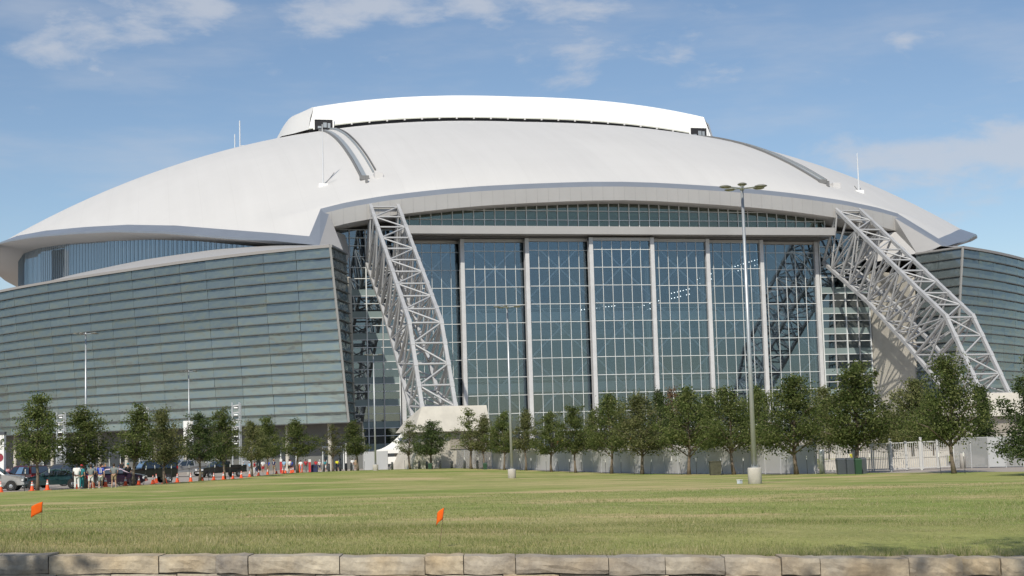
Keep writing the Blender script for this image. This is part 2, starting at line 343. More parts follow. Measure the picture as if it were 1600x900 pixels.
# lawn: a strip from the stone wall to its far edge
def lawn_mat():
    m = bpy.data.materials.new('lawn_turf'); m.use_nodes = True; t = m.node_tree; b = t.nodes['Principled BSDF']; b.inputs['Roughness'].default_value = .9; b.inputs['Specular IOR Level'].default_value = .15
    A = t.nodes.new; K = t.links.new; co = A('ShaderNodeTexCoord')
    def noise(sc, det, ro=.6, stretch=(1, 1, 1), dist=0.0, loc=(0, 0, 0)):
        mp_ = A('ShaderNodeMapping'); mp_.inputs['Scale'].default_value = stretch; mp_.inputs['Location'].default_value = loc; mp_.inputs['Rotation'].default_value = (0, 0, rad(14)); K(co.outputs['Object'], mp_.inputs['Vector'])
        n = A('ShaderNodeTexNoise'); n.inputs['Scale'].default_value = sc; n.inputs['Detail'].default_value = det; n.inputs['Roughness'].default_value = ro; n.inputs['Distortion'].default_value = dist; K(mp_.outputs[0], n.inputs['Vector']); return n.outputs['Fac']
    def ramp(x, stops):
        r = A('ShaderNodeValToRGB'); K(x, r.inputs['Fac']); e = r.color_ramp.elements
        while len(e) < len(stops): e.new(.5)
        for k_, (p, c) in enumerate(stops): e[k_].position = p; e[k_].color = (*c, 1) if len(c) == 3 else (c[0],) * 3 + (1,)
        return r.outputs[0]
    big = ramp(noise(.06, 6, .65, (1, .8, 1)), [(.32, (.175, .238, .060)), (.43, (.235, .282, .084)), (.54, (.315, .322, .125)), (.66, (.420, .375, .185))])
    mid = ramp(noise(.5, 7, .7), [(.25, (.72, .74, .70)), (.75, (1.28, 1.25, 1.20))])
    fine = ramp(noise(14, 5, .7), [(.25, (.60, .62, .55)), (.75, (1.38, 1.36, 1.32))])
    mu = A('ShaderNodeMix'); mu.data_type = 'RGBA'; mu.blend_type = 'MULTIPLY'; mu.inputs['Factor'].default_value = 1; K(big, mu.inputs[6]); K(mid, mu.inputs[7])
    mu2 = A('ShaderNodeMix'); mu2.data_type = 'RGBA'; mu2.blend_type = 'MULTIPLY'; mu2.inputs['Factor'].default_value = 1; K(mu.outputs[2], mu2.inputs[6]); K(fine, mu2.inputs[7])
    bare = ramp(noise(.11, 9, .72, (.75, 1.3, 1), .5, (5.1, 2.2, 0)), [(.52, (0,)), (.61, (.9,))])
    # worn patches of dry straw at their own places on the lawn
    nz = noise(.9, 8, .75)
    for px, py, hw_, hd in ((985, 782, 5.2, 3.6), (480, 806, 2.6, 2.0), (640, 748, 7.0, 14.0), (1060, 806, 3.2, 1.6), (1330, 762, 5.0, 5.0), (720, 812, 2.4, 1.6), (880, 768, 6.0, 5.0)):
        d_ = 18.0
        while d_ < 140:
            q_ = at_px(px, py, d_)
            if q_.z <= gz(q_.x, q_.y) + .045: break
            d_ += .5
        mp_ = A('ShaderNodeMapping'); mp_.vector_type = 'TEXTURE'; mp_.inputs['Location'].default_value = (q_.x, q_.y, 0); mp_.inputs['Rotation'].default_value = (0, 0, -YAW); mp_.inputs['Scale'].default_value = (hw_, hd, 1000); K(co.outputs['Object'], mp_.inputs['Vector'])
        ln = A('ShaderNodeVectorMath'); ln.operation = 'LENGTH'; K(mp_.outputs[0], ln.inputs[0])
        m1 = A('ShaderNodeMath'); m1.operation = 'MULTIPLY_ADD'; K(nz, m1.inputs[0]); m1.inputs[1].default_value = 2.4; m1.inputs[2].default_value = -.45
        m2 = A('ShaderNodeMath'); m2.operation = 'SUBTRACT'; K(m1.outputs[0], m2.inputs[0]); K(ln.outputs['Value'], m2.inputs[1])
        m3 = A('ShaderNodeMapRange'); m3.interpolation_type = 'SMOOTHSTEP'; K(m2.outputs[0], m3.inputs['Value']); m3.inputs['From Min'].default_value = -.1; m3.inputs['From Max'].default_value = .45
        m4 = A('ShaderNodeMath'); m4.operation = 'MAXIMUM'; K(bare, m4.inputs[0]); K(m3.outputs[0], m4.inputs[1]); bare = m4.outputs[0]
    mu3 = A('ShaderNodeMix'); mu3.data_type = 'RGBA'; K(bare, mu3.inputs['Factor']); K(mu2.outputs[2], mu3.inputs[6])
    soil = A('ShaderNodeMix'); soil.data_type = 'RGBA'; soil.blend_type = 'MULTIPLY'; soil.inputs['Factor'].default_value = 1; soil.inputs[6].default_value = (.50, .40, .22, 1); K(fine, soil.inputs[7]); K(soil.outputs[2], mu3.inputs[7])
    K(mu3.outputs[2], b.inputs['Base Color'])
    bp = A('ShaderNodeBump'); bp.inputs['Strength'].default_value = .6; bp.inputs['Distance'].default_value = .06; K(noise(6, 8, .75), bp.inputs['Height']); K(bp.outputs[0], b.inputs['Normal'])
    return m
M_LAWN = lawn_mat()
epts = [at_px(*e) for e in EDGE]; ecum = [0]
for i in range(1, len(epts)): ecum.append(ecum[-1] + (epts[i].xy - epts[i - 1].xy).length)
def edge_at(f):
    px = EDGE[0][0] + (EDGE[-1][0] - EDGE[0][0]) * f
    for i in range(len(EDGE) - 1):
        if EDGE[i][0] <= px <= EDGE[i + 1][0]:
            k = (px - EDGE[i][0]) / (EDGE[i + 1][0] - EDGE[i][0]); k = max(0, min(1, k))
            return epts[i].lerp(epts[i + 1], k)
    return epts[-1]
NU, NV = 170, 120
LX = np.zeros((NV, NU)); LY = np.zeros((NV, NU))
for i in range(NU):
    f = i / (NU - 1); a = W0 + wdir * (-1.0 + (wlen + 2.0) * f) - wnor * .30; b = edge_at(f)
    for j in range(NV):
        k = (j / (NV - 1)) ** 1.7; p = a.lerp(b, k); LX[j, i], LY[j, i] = p.x, p.y
LZ = gz_arr(LX, LY) + .045
# the turf meets the top of the wall
for i in range(NU):
    f = i / (NU - 1); zt = wall_z(-1.0 + (wlen + 2.0) * f) - .02
    for j in range(NV):
        d = math.hypot(LX[j, i] - LX[0, i], LY[j, i] - LY[0, i]); k = max(0, 1 - d / 9.0); k = k * k * (3 - 2 * k); LZ[j, i] = LZ[j, i] * (1 - k) + zt * k
lawn = link('lawn', grid_mesh('lawn', LX, LY, LZ), None, M_LAWN); tag(lawn, 'sloping green lawn with dry patches', kind='structure')
def lawn_z(x, y):
    i = np.argmin((LX - x) ** 2 + (LY - y) ** 2); return float(LZ.ravel()[i])

# ------------------------------------------------------------------ the stadium
SB = Vector((0, 310, .2))
stadium = empty('stadium', SB); tag(stadium, 'huge domed stadium with white roof, tall glass end doors and glass flanks', 'stadium')
INV = Matrix.Translation(-SB)
def part(mb, name, m, smooth=False): return mb.build(name, m, stadium, INV, smooth)
def sub(mb, name, m, parent, smooth=False): return mb.build(name, m, parent, None, smooth)

def interp(x, tab):
    xs_ = [t[0] for t in tab]
    return [float(np.interp(x, xs_, [t[k] for t in tab])) for k in range(1, len(tab[0]))]
EAVE = [(238, 56.6, 37.9), (245, 62.0, 39.4), (252, 67.3, 40.8), (266, 77.3, 43.6), (279, 85.8, 45.6), (292, 94.0, 47.0), (308, 102.4, 48.5), (325, 109.2, 49.8), (340, 113.6, 50.5), (360, 116.5, 51), (385, 117.5, 51.2)]
YC = 385.0
HF = [(0, 0), (.051, .527), (.13, .63), (.244, .735), (.35, .805), (.442, .857), (.551, .905), (.68, .945), (.807, .976), (.9, .993), (1, 1)]
def roofpt(u, v, side=-1):
    """u: 0 at the eave, 1 at the ridge line; v: 0 at the end facade, 1 at the middle of the building"""
    ex, ez = interp(238 + 147 * v, EAVE); ye = 238 + 147 * v; yr = 247 + 138 * v
    zr = 49.1 + (82.0 - 49.1) * (1 - (1 - v) ** 2.2)
    h1 = 1 - (1 - u) ** 2.4; h0 = float(np.interp(u, [t[0] for t in HF], [t[1] for t in HF]))
    w = max(0, 1 - v / .10) ** 1.6
    h = h0 * w + h1 * (1 - w)
    y1 = ye + (yr - ye) * u; y0 = ye + (yr - ye) * min(1, u / .051)
    return Vector((side * ex * (1 - u), y0 * w + y1 * (1 - w), ez + (zr - ez) * h))
def roof_z(x, y):
    if y > YC: y = 2 * YC - y
    lo, hi = 0.0, 1.0
    for _ in range(40):
        v = (lo + hi) / 2; ex, _z = interp(238 + 147 * v, EAVE); u = max(0, 1 - abs(x) / ex); p = roofpt(u, v)
        if p.y < y: lo = v
        else: hi = v
    return p.z
us = [0, .017, .034, .051, .08] + list(np.linspace(.12, 1, 26)); vs = list(np.linspace(0, .12, 9)) + list(np.linspace(.15, 1, 22))
rows = []
for v in vs: rows.append([roofpt(u, v, -1) for u in us] + [roofpt(u, v, 1) for u in reversed(us[:-1])])
far = [[Vector((p.x, 2 * YC - p.y, p.z)) for p in r] for r in reversed(rows[:-1])]
mb = MB().grid(rows + far)
roof = part(mb, 'roof', M_ROOF, True); roof['label'] = 'broad domed roof in pale grey-white membrane'
# fascia of the end facade, its corners and the side eaves
edge = [roofpt(u, 0, -1) for u in us]; edge += [roofpt(u, 0, 1) for u in reversed(us[:-1])]
front = [p for p in edge if p.y > 246.5]
def shell(name, m, a, b, parent=None):
    mb = MB().grid([a, b]); return sub(mb, name, m, parent) if parent else part(mb, name, m)
t0 = [p + Vector((0, 0, .05)) for p in front]; t1 = [p + Vector((0, -1.1, -1.0)) for p in front]
t2 = [p + Vector((0, -1.15, -3.45 + .25 * min(1, abs(p.x) / 50) * -1)) for p in front]
t3 = [Vector((p.x, 256.0, p.z - .1)) for p in t2]
fas = part(MB().grid([t1, t2]), 'front_fascia', M_FASC); fas['label'] = 'curved grey fascia over the glass end'
sub(MB().grid([t0, t1]), 'fascia_cap', M_TRIM, fas); sub(MB().grid([t2, t3]), 'soffit', M_SOFF, fas)
M_SEAM = mat('fascia_seam', (.36, .36, .36), .5)
for x in np.arange(-52, 52.1, 2.0):
    k = [i for i in range(len(t1) - 1) if t1[i].x <= x <= t1[i + 1].x]
    if not k: continue
    i = k[0]; f = (x - t1[i].x) / max(1e-6, t1[i + 1].x - t1[i].x); a = t1[i].lerp(t1[i + 1], f); b = t2[i].lerp(t2[i + 1], f)
    sub(MB().beam(a + Vector((0, -.02, -.03)), b + Vector((0, -.02, .03)), .05, .04, up=(0, 1, 0)), 'fascia_seam', M_SEAM, fas)
for side in (-1, 1):
    # corner: the fascia folds down to the low corner of the roof
    k0 = roofpt(.051, 0, side); k1 = roofpt(0, 0, side)
    c0 = [k0, k1]; c1 = [k0 + Vector((-side * 1.3, -1.1, -1.0)), k1 + Vector((-side * 1.2, -3.6, -2.0))]
    c2 = [k0 + Vector((-side * 1.3, -1.15, -3.6)), k1 + Vector((-side * 5.4, -1.6, -2.9))]
    c3 = [Vector((side * 47.0, 256, k0.z - 3.7)), Vector((side * 49.0, 250, k1.z - 3.0))]
    cf = part(MB().grid([c0, c1]), 'corner_fascia', M_TRIM); sub(MB().grid([c1, c2]), 'corner_face', M_FASC, cf); sub(MB().grid([c2, c3]), 'corner_soffit', M_SOFF, cf)
    # side eave
    e0, e1, e2, e3 = [], [], [], []
    for v in np.linspace(0, 1, 44):
        y = 238 + 147 * v; ex, ez = interp(y, EAVE); exb, _ = interp(min(385, y + 2), EAVE); ty = 2.0; tx = exb - ex if y < 383 else 0
        n = Vector((ty, -tx, 0)).normalized()                     # outward in the (x, y) plane for the right side
        p = Vector((ex, y, ez)); w = min(1, v / .06)
        mirs = lambda q_: Vector((side * q_.x, q_.y, q_.z))
        o1 = mirs(c1[1]).lerp(p + n * 3.0 + Vector((0, 0, -1.3)), w)
        o2 = mirs(c2[1]).lerp(o1 + Vector((0, 0, -.35)), w); o3 = mirs(c3[1]).lerp(p - n * 6.0 + Vector((0, 0, -2.6)), w)
        for lst, pt in zip((e0, e1, e2, e3), (p, o1, o2, o3)): lst.append(Vector((side * pt.x, pt.y, pt.z)))
    mir = lambda l: l + [Vector((p.x, 2 * YC - p.y, p.z)) for p in reversed(l[:-1])]
    e0, e1, e2, e3 = map(mir, (e0, e1, e2, e3))
    ev = part(MB().grid([e0, e1, e2]), 'side_eave', M_TRIM, False); sub(MB().grid([e2, e3]), 'side_soffit', M_SOFF, ev)

# retractable roof panel on top
RX, RY = 47.6, 323.0
def retr(x, y, dz): return Vector((x, y, roof_z(max(-RX, min(RX, x)), y) + dz))
xsr = list(np.linspace(-RX, RX, 33))
ysr = list(np.linspace(RY, 2 * YC - RY, 25))
bot = [retr(x, RY, .75) for x in xsr]; top = [Vector((x * .972, RY + .9, retr(x, RY, .75).z + 5.15 + .25 * (1 - (x / RX) ** 2))) for x in xsr]
rr = part(MB().grid([bot, top]), 'retractable_roof', M_RETR, True); rr['label'] = 'bright white retractable roof panel on the crown of the dome'
def rtop(x, y): return Vector((x * .972, y, roof_z(x, y) + 5.9 + .25 * (1 - (x / RX) ** 2)))
tp = [[Vector(p) for p in top]] + [[rtop(x, y) for x in xsr] for y in ysr[1:]]
sub(MB().grid(tp), 'panel_top', M_RETR, rr, True)
for side in (-1, 1):
    fl = lambda y: side * (RX + 5.0 * min(1, (y - RY) / 9.0)); a = [Vector((fl(y), y, roof_z(fl(y), y) + (.75 if y == RY else .35))) for y in ysr]; b = [row[0 if side < 0 else -1] for row in tp]; md = [p.lerp(q_, .55) + Vector((side * (.2 if i_ == 0 else 1.0), 0, .15 if i_ == 0 else 1.1)) for i_, (p, q_) in enumerate(zip(a, b))]
    sub(MB().grid([a, md, b]), 'panel_side', mat('fabric_roof_side_shaded', (.62, .62, .61), .6), rr, True)  # greyer copy of the white fabric: the sides' shade is put into the colour
    # carriage opening with machinery, over the rails
    cx = side * 44.3; z = roof_z(cx, RY)
    ob = MB().box(cx - 2.0, cx + 2.0, RY - .25, RY + .3, z + .15, z + 2.35); op = sub(ob, 'carriage_opening', M_GAP, rr)
    fr = MB(); fr.box(cx - 2.25, cx + 2.25, RY - .45, RY - .05, z + 2.35, z + 2.65); fr.box(cx - 2.3, cx - 2.0, RY - .45, RY, z + .1, z + 2.35); fr.box(cx + 2.0, cx + 2.3, RY - .45, RY, z + .1, z + 2.35)
    sub(fr, 'opening_frame', M_RETR, rr)
    mc = MB(); mc.box(cx - .1, cx + .7, RY - .4, RY - .2, z + .6, z + 1.7); mc.box(cx + .9, cx + 1.5, RY - .4, RY - .2, z + .5, z + 1.6); mc.box(cx - 1.3, cx - .5, RY - .38, RY - .2, z + .4, z + .9)
    sub(mc, 'drive_unit', M_GALV, rr)
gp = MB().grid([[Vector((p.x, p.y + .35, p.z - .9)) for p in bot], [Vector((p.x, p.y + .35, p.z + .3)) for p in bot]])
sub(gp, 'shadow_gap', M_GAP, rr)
for x in np.linspace(-38, 38, 20):
    p = retr(x, RY, .75); sub(MB().box(x - .18, x + .18, RY - .25, RY + .1, p.z - .25, p.z + .2), 'skirt_roller', M_SOFF, rr)
lip = MB()
for i in range(len(bot) - 1): lip.beam(bot[i] + Vector((0, -.08, .12)), bot[i + 1] + Vector((0, -.08, .12)), .16, .25)
sub(lip, 'skirt_edge', mat('skirt_edge', (.55, .56, .50), .6), rr)

# the rails the panel runs on
M_RAIL = mat('rail_blue_grey', (.34, .375, .395), .5, .2); M_RAILD = mat('rail_dark', (.19, .19, .19), .6)
for side in (-1, 1):
    tr = empty('roof_rail', (0, 0, 0), 0, stadium); tr.matrix_parent_inverse = INV
    tr['label'] = 'steel rail track running down the ' + ('left' if side < 0 else 'right') + ' side of the dome'
    for off, w, h, m, nm, ys_ in ((-1.35, .22, .42, M_RAILD, 'rail', 256.5), (-.7, .8, .25, M_RAIL, 'rail_bed', 257.0), (1.1, .20, .40, M_RAIL, 'rail', 258.5), (1.65, .18, .36, M_RAILD, 'rail', 259.5)):
        b = MB(); x = side * 44.0 + off
        yl = list(np.linspace(ys_, RY + .1, 30))
        for y0_, y1_ in zip(yl[:-1], yl[1:]): b.beam((x, y0_, roof_z(x, y0_) + h / 2), (x, y1_, roof_z(x, y1_) + h / 2), w, h)
        sub(b, nm, m, tr)
    x = side * 44.0 + 1.6; z = roof_z(x, 255.5)
    sub(MB().box(x - .75, x + .75, 255.0, 257.4, z - .4, z + .75), 'buffer_box', M_SOFF, tr)
    x = side * 44 - .9; z = roof_z(x, 255.8); sub(MB().box(x - .8, x + .8, 255.5, 256.3, z - .1, z + .7).box(x - .1, x + .3, 253.6, 254.2, z - 1.0, z + .1), 'rail_stop', M_RAILD, tr)
# masts
for x, y, h, lean in ((-51.9, 258.4, 11.0, True), (51.9, 258.4, 7.6, False)):
    z = roof_z(x, y); b = MB().tube([(x, y, z - .2), (x, y, z + h * .6), (x, y, z + h)], [.16, .12, .06], 8)
    ms = part(b, 'roof_mast', mat('mast_white', (.62, .64, .66), .5)); ms['label'] = 'thin white lightning mast on the dome'
    st = MB().box(x - .8, x + .8, y - .5, y + .6, z - .6, z + .25); sub(st, 'mast_foot', M_RETR, ms)
    if lean: sub(MB().tube([(x + .2, y, z), (x + 2.0, y, z + 2.3)], .07, 6), 'mast_stay', M_RAILD, ms)
    else: sub(MB().tube([(x - .1, y, z), (x - .9, y, z + 1.1)], .07, 6), 'mast_stay', M_RAILD, ms)
zz = roof_z(-61, 352)
ms = part(MB().tube([(-61, 352, zz - 1), (-61, 352, zz + 7.3)], .14, 6).tube([(-62.2, 352, zz - 1), (-62.2, 352, zz + 4.0)], .12, 6).tube([(-61, 352, zz + 1.3), (-60.0, 352, zz + 1.3)], .08, 5), 'roof_mast', MATS['mast_white']); ms['label'] = 'pair of thin masts behind the dome\'s left shoulder'

# ---- glass end wall: lintel, clerestory, five sliding door panels, fixed bays
lin = part(MB().box(-40.2, 40.2, 245.9, 248.4, 39.55, 40.95), 'lintel_beam', M_FASC); lin['label'] = 'long grey lintel beam above the glass doors'
part(MB().box(-40.2, 40.2, 248.4, 254.5, 39.3, 39.52), 'door_track_soffit', mat('track_soffit', (.13, .13, .13), .7))
cl = part(MB().box(-40.2, 40.2, 249.6, 249.9, 40.97, 41.2), 'clerestory_sill', M_MULL); cl['label'] = 'curved band of clerestory panes under the fascia'
pane_me = {}
def pane_mesh(w, h, t=.04):
    k = (round(w, 3), round(h, 3))
    if k not in pane_me: pane_me[k] = MB().box(-w / 2, w / 2, -t / 2, t / 2, -h / 2, h / 2).mesh('pane')
    return pane_me[k]
def fas_bot(x): 
    return float(np.interp(x, [p.x for p in t2], [p.z for p in t2]))
nx = 42; cw = 80.0 / nx
for i in range(nx + 1):
    x = -40 + cw * i; zt = fas_bot(x) + .8
    sub(MB().box(x - .07, x + .07, 249.5, 249.8, 41.0, zt), 'clerestory_mullion', M_MULL, cl)
for j, z in enumerate((42.55, 44.2)):
    xm = 40 if j == 0 else 33
    sub(MB().box(-xm, xm, 249.45, 249.62, z - .06, z + .06), 'clerestory_transom', M_MULL, cl)
for i in range(nx):
    x = -40 + cw * (i + .5); zb = fas_bot(x)
    for z0, z1 in ((41.0, 42.55), (42.55, 44.2), (44.2, 46.6)):
        if z0 > zb + .3: continue
        link('clerestory_pane', pane_mesh(cw, z1 - z0), cl, M_CLER, (x, 249.75, (z0 + z1) / 2))
# roof trusses seen behind the clerestory
tr = part(MB().beam((-40, 253.0, 41.6), (40, 253.0, 41.6), .35), 'roof_steel', M_INT)
b = MB()
zig = list(np.linspace(-40, 40, 27))
for i, (x0, x1) in enumerate(zip(zig[:-1], zig[1:])):
    za, zb_ = (41.6, 44.6) if i % 2 == 0 else (44.6, 41.6); b.beam((x0, 253, za), (x1, 253, zb_), .22)
b.beam((-40, 253.4, 43.4), (0, 253.4, 44.3), .4).beam((0, 253.4, 44.3), (40, 253.4, 43.2), .4)
sub(b, 'web_member', M_INT, tr)

ZT = 39.2; TRANS = [37.1 - 3.17 * k for k in range(12)]
def glass_bay(x0, x1, y, name, label, ncol, left_post, right_post, z_top=ZT, pw=.70, indiv=10, braces=True, sub_name='pane'):
    root = empty(name, (0, 0, 0), 0, stadium); root.matrix_parent_inverse = INV; root['label'] = label
    hd = sub(MB().box(x0, x1, y - .35, y + .35, z_top - .55, z_top), 'header', M_FASC, root)
    xa, xb = x0, x1
    if left_post: sub(MB().box(x0, x0 + pw, y - .6, y + .7, .3, z_top), 'post', M_POST, root); xa = x0 + pw
    if right_post: sub(MB().box(x1 - pw, x1, y - .6, y + .7, .3, z_top), 'post', M_POST, root); xb = x1 - pw
    cw = (xb - xa) / ncol
    for i in range(1, ncol): sub(MB().box(xa + cw * i - .038, xa + cw * i + .038, y - .14, y + .1, .3, z_top - .55), 'mullion', M_MULL, root)
    zs = [z_top - .55] + [z for z in TRANS if z > .4] + [.3]
    for z in zs[1:-1]: sub(MB().box(xa, xb, y - .18, y + .1, z - .05, z + .05), 'transom', M_MULL, root)
    rest = MB()
    for j in range(len(zs) - 1):
        h = zs[j] - zs[j + 1]; zc = (zs[j] + zs[j + 1]) / 2
        for i in range(ncol):
            xc = xa + cw * (i + .5)
            if j < indiv:
                o = link(sub_name, pane_mesh(cw - .1, h - .1), root, M_DOORGLASS, (xc, y, zc)); o.rotation_euler = (random.gauss(0, .0022), 0, random.gauss(0, .0022))
            else: rest.box(xc - cw / 2 + .05, xc + cw / 2 - .05, y - .02, y + .02, zc - h / 2 + .05, zc + h / 2 - .05)
    if rest.v: o = sub(rest, 'lower_panes', M_DOORGLASS, root); o['kind'] = 'stuff'
    if braces:
        yb = y + .22; xm = (xa + xb) / 2; z = 34.0; leg = 5.28; k = 0
        sub(MB().beam((xm, yb, z), (xm - (xb - xm) * .62, yb, z + leg * .62), .22).beam((xm, yb, z), (xm + (xb - xm) * .62, yb, z + leg * .62), .22), 'brace', M_BRACE, root)
        while z - leg > 1:
            if k % 2 == 0: a, c = (xm, z), [(xa, z - leg), (xb, z - leg)]; sub_l = [(a, p) for p in c]
            else: c = (xm, z - leg); sub_l = [((xa, z), c), ((xb, z), c)]
            for (p, q_) in sub_l: sub(MB().beam((p[0], yb, p[1]), (q_[0], yb, q_[1]), .26), 'brace', M_BRACE, root)
            z -= leg; k += 1
        # stiffening trusses and walkways behind the panes
        for zc, hh in ((25.5, 1.5), (13.0, 1.6)):
            sub(MB().box(xa + .1, xb - .1, y + .8, y + 1.7, zc - hh / 2, zc + hh / 2), 'walkway', M_INT, root)
            sub(MB().beam((xa, y + 1.0, zc + 1.35), (xb, y + 1.0, zc + 1.35), .12), 'walkway_rail', M_INT, root)
        for s_, x in ((1, xb - .45),):
            bb = MB().beam((x, y + .5, .5), (x, y + .5, z_top - 4), .22).beam((x, y + 1.5, .5), (x, y + 1.5, z_top - 4), .22)
            zq = 1.0; fl = 0
            while zq < z_top - 6:
                bb.beam((x, y + (.5 if fl else 1.5), zq), (x, y + (1.5 if fl else .5), zq + 1.5), .12); zq += 1.5; fl = 1 - fl
            sub(bb, 'stiffener', M_INT, root)
    return root
STEP = 1.35
glass_bay(-6.4, 5.7, 248.0, 'door_panel', 'middle glass door panel, the foremost of the five', 6, True, True)
glass_bay(-17.75, -6.0, 248 + STEP, 'door_panel', 'glass door panel just left of the middle one', 6, True, False)
glass_bay(5.3, 16.75, 248 + STEP, 'door_panel', 'glass door panel just right of the middle one', 6, False, True)
glass_bay(-29.1, -17.3, 248 + 2 * STEP, 'door_panel', 'leftmost glass door panel beside the left arch', 6, True, False)
glass_bay(16.3, 27.8, 248 + 2 * STEP, 'door_panel', 'rightmost glass door panel', 6, False, True)
glass_bay(-39.6, -28.7, 252.6, 'fixed_bay', 'fixed glass bay behind the left arch', 6, True, False, indiv=0)
glass_bay(27.4, 39.6, 252.6, 'fixed_bay', 'fixed glass bay beside the right arch', 6, False, True, indiv=0)

# lights hanging inside, seen through the glass
M_BULB = mat('lit_lamp', (1, 1, 1), .4, emit=((1.0, .97, .9), 3.5))
for (xa, za, xb, zb_) in ((-3.9, 27.6, 2.6, 28.3), (7.2, 28.0, 11.3, 29.2), (13.9, 30.6, 17.5, 31.4), (19.2, 33.2, 22.6, 34.5), (27.0, 35.7, 32.2, 37.2)):
    yl = 262.0; rootl = part(MB().beam((xa, yl + .3, za - .5), (xb, yl + .3, zb_ - .5), .2), 'light_bank', M_DARK); n = int((xb - xa) / .55)
    for r_ in (0, 1):
        for i in range(n + 1):
            if r_ == 1 and random.random() < .25: continue
            f = i / n; x = xa + (xb - xa) * f; z = za + (zb_ - za) * f - 1.0 * r_
            sub(MB().lathe([(.02, -.08), (.10, 0), (.02, .08)], 6, (x, yl, z), 'y'), 'lamp', M_BULB, rootl)

# interior: decks and end walls so that the glass looks into a dark bowl
ib = MB()
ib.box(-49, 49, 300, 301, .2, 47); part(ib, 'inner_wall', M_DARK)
for z in (8.0, 16.5, 25.0): part(MB().box(-48, 48, 274 + z * .4, 299.5, z - .5, z + .5), 'seating_deck', mat('deck_grey', (.30, .33, .35), .8))
part(MB().box(-112, 112, 520, 521, .2, 40), 'far_wall', M_CONC)
for s in (-1, 1):
    part(MB().box(min(s * 104, s * 103), max(s * 104, s * 103), 330, 520, .2, 46), 'flank_wall', M_CONC)

# ---- curtain walls between doors and flanks
def curtain(x0, x1, y, label):
    root = empty('curtain_wall', (0, 0, 0), 0, stadium); root.matrix_parent_inverse = INV; root['label'] = label
    zs = [.3, 4.0, 7.8, 11.6, 15.4, 19.2, 23.0, 26.8, 30.6, 34.4, 38.2, 41.0]; n = 4; cw = (x1 - x0) / n
    for i in range(n + 1): sub(MB().box(x0 + cw * i - .09, x0 + cw * i + .09, y - .3, y + .1, .3, 41), 'mullion', M_MULL if i % 2 == 0 else M_STEEL, root)
    for k in range(len(zs) - 1):
        sp = k not in (8, 9, 10)
        if sp: sub(MB().box(x0, x1, y - .14, y + .1, zs[k + 1] - 1.15, zs[k + 1]), 'spandrel', M_SPAN, root)
        zt = zs[k + 1] - (1.15 if sp else 0)
        sub(MB().box(x0, x1, y - .22, y - .15, (zs[k] + zt) / 2 - .06, (zs[k] + zt) / 2 + .06), 'transom', M_MULL, root)
        sub(MB().box(x0, x1, y - .26, y - .15, zt - .05, zt + .07), 'transom', M_MULL, root)
        for i in range(n): link('curtain_pane', pane_mesh(cw - .18, zt - zs[k] - .04), root, M_SIDEGLASS, (x0 + cw * (i + .5), y, (zt + zs[k]) / 2))
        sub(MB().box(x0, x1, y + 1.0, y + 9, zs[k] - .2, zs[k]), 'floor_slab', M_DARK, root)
    return root
curtain(-51.0, -39.9, 252.4, 'curtain wall of pale spandrels and dark glass left of the doors')
curtain(39.9, 49.6, 252.4, 'curtain wall of pale spandrels and dark glass right of the doors')
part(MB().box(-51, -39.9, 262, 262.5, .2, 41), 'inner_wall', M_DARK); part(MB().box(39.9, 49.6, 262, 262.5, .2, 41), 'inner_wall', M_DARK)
for s in (-1, 1):
    w = MB().hexa([(s * 49.7, 236.6, .2), (s * 50.6, 236.6, .2), (s * 50.6, 254, .2), (s * 49.7, 254, .2), (s * 50.0, 237.2, 31), (s * 50.9, 237.2, 31), (s * 50.9, 254, 34.0), (s * 50.0, 254, 34.0)])
    o = part(w, 'return_wall', M_CONC); o['label'] = 'cream concrete return wall beside the glass flank'

# ---- glass flanks (curved, tilted outwards, in shingled rows)
PT = [(54.5, 227), (59.8, 230.6), (68.7, 239.0), (76.4, 247.8), (83.6, 257), (92.5, 268.4), (100.8, 280), (108.5, 292), (115, 305), (120.5, 320), (124, 338), (126, 360), (126.5, 385)]
pl = [0]
for a, b in zip(PT[:-1], PT[1:]): pl.append(pl[-1] + math.hypot(b[0] - a[0], b[1] - a[1]))
# smooth with a cubic fit through dense arc-length samples
ds = np.linspace(0, pl[-1], 400); cx_ = np.interp(ds, pl, [p[0] for p in PT]); cy_ = np.interp(ds, pl, [p[1] for p in PT])
ker = np.hanning(61); ker /= ker.sum()
def smooth1(a):
    pad = np.r_[2 * a[0] - a[30:0:-1], a, 2 * a[-1] - a[-2:-32:-1]]; return np.convolve(pad, ker, 'valid')
PR = [(54.5, 226.8), (59.5, 229.8), (64.4, 233.2), (71.2, 238.7), (78.2, 244.6), (88.5, 254.8), (97.5, 266), (105.5, 280), (112, 295), (118, 312), (122.5, 332), (125.5, 355), (126.5, 385)]
pr_ = [0]
for a, b in zip(PR[:-1], PR[1:]): pr_.append(pr_[-1] + math.hypot(b[0] - a[0], b[1] - a[1]))
rx_ = smooth1(np.interp(ds, pr_, [p[0] for p in PR])); ry_ = smooth1(np.interp(ds, pr_, [p[1] for p in PR]))
cx_ = smooth1(cx_); cy_ = smooth1(cy_)
ZTOP, ZBOT, NROW = 34.7, 7.5, 17
def flank(s, z, side, out=0.0):
    """point on the flank at arc length s and height z; out pushes it outward"""
    qx, qy = (cx_, cy_) if side < 0 else (rx_, ry_)
    (x, x1, x2), (y, y1, y2) = [[float(np.interp(s + k_, ds, q_)) for k_ in (0, -.5, .5)] for q_ in (qx, qy)]
    t = Vector((x2 - x1, y2 - y1, 0)).normalized(); n = Vector((t.y, -t.x, 0))
    k = (ZTOP - z) / (ZTOP - ZBOT); c = max(0, 1 - s / 6.5)
    p = Vector((x, y, z)) + n * (out - 2.6 * k) - t * (1.3 * k * c)
    return Vector((side * p.x, p.y, p.z))
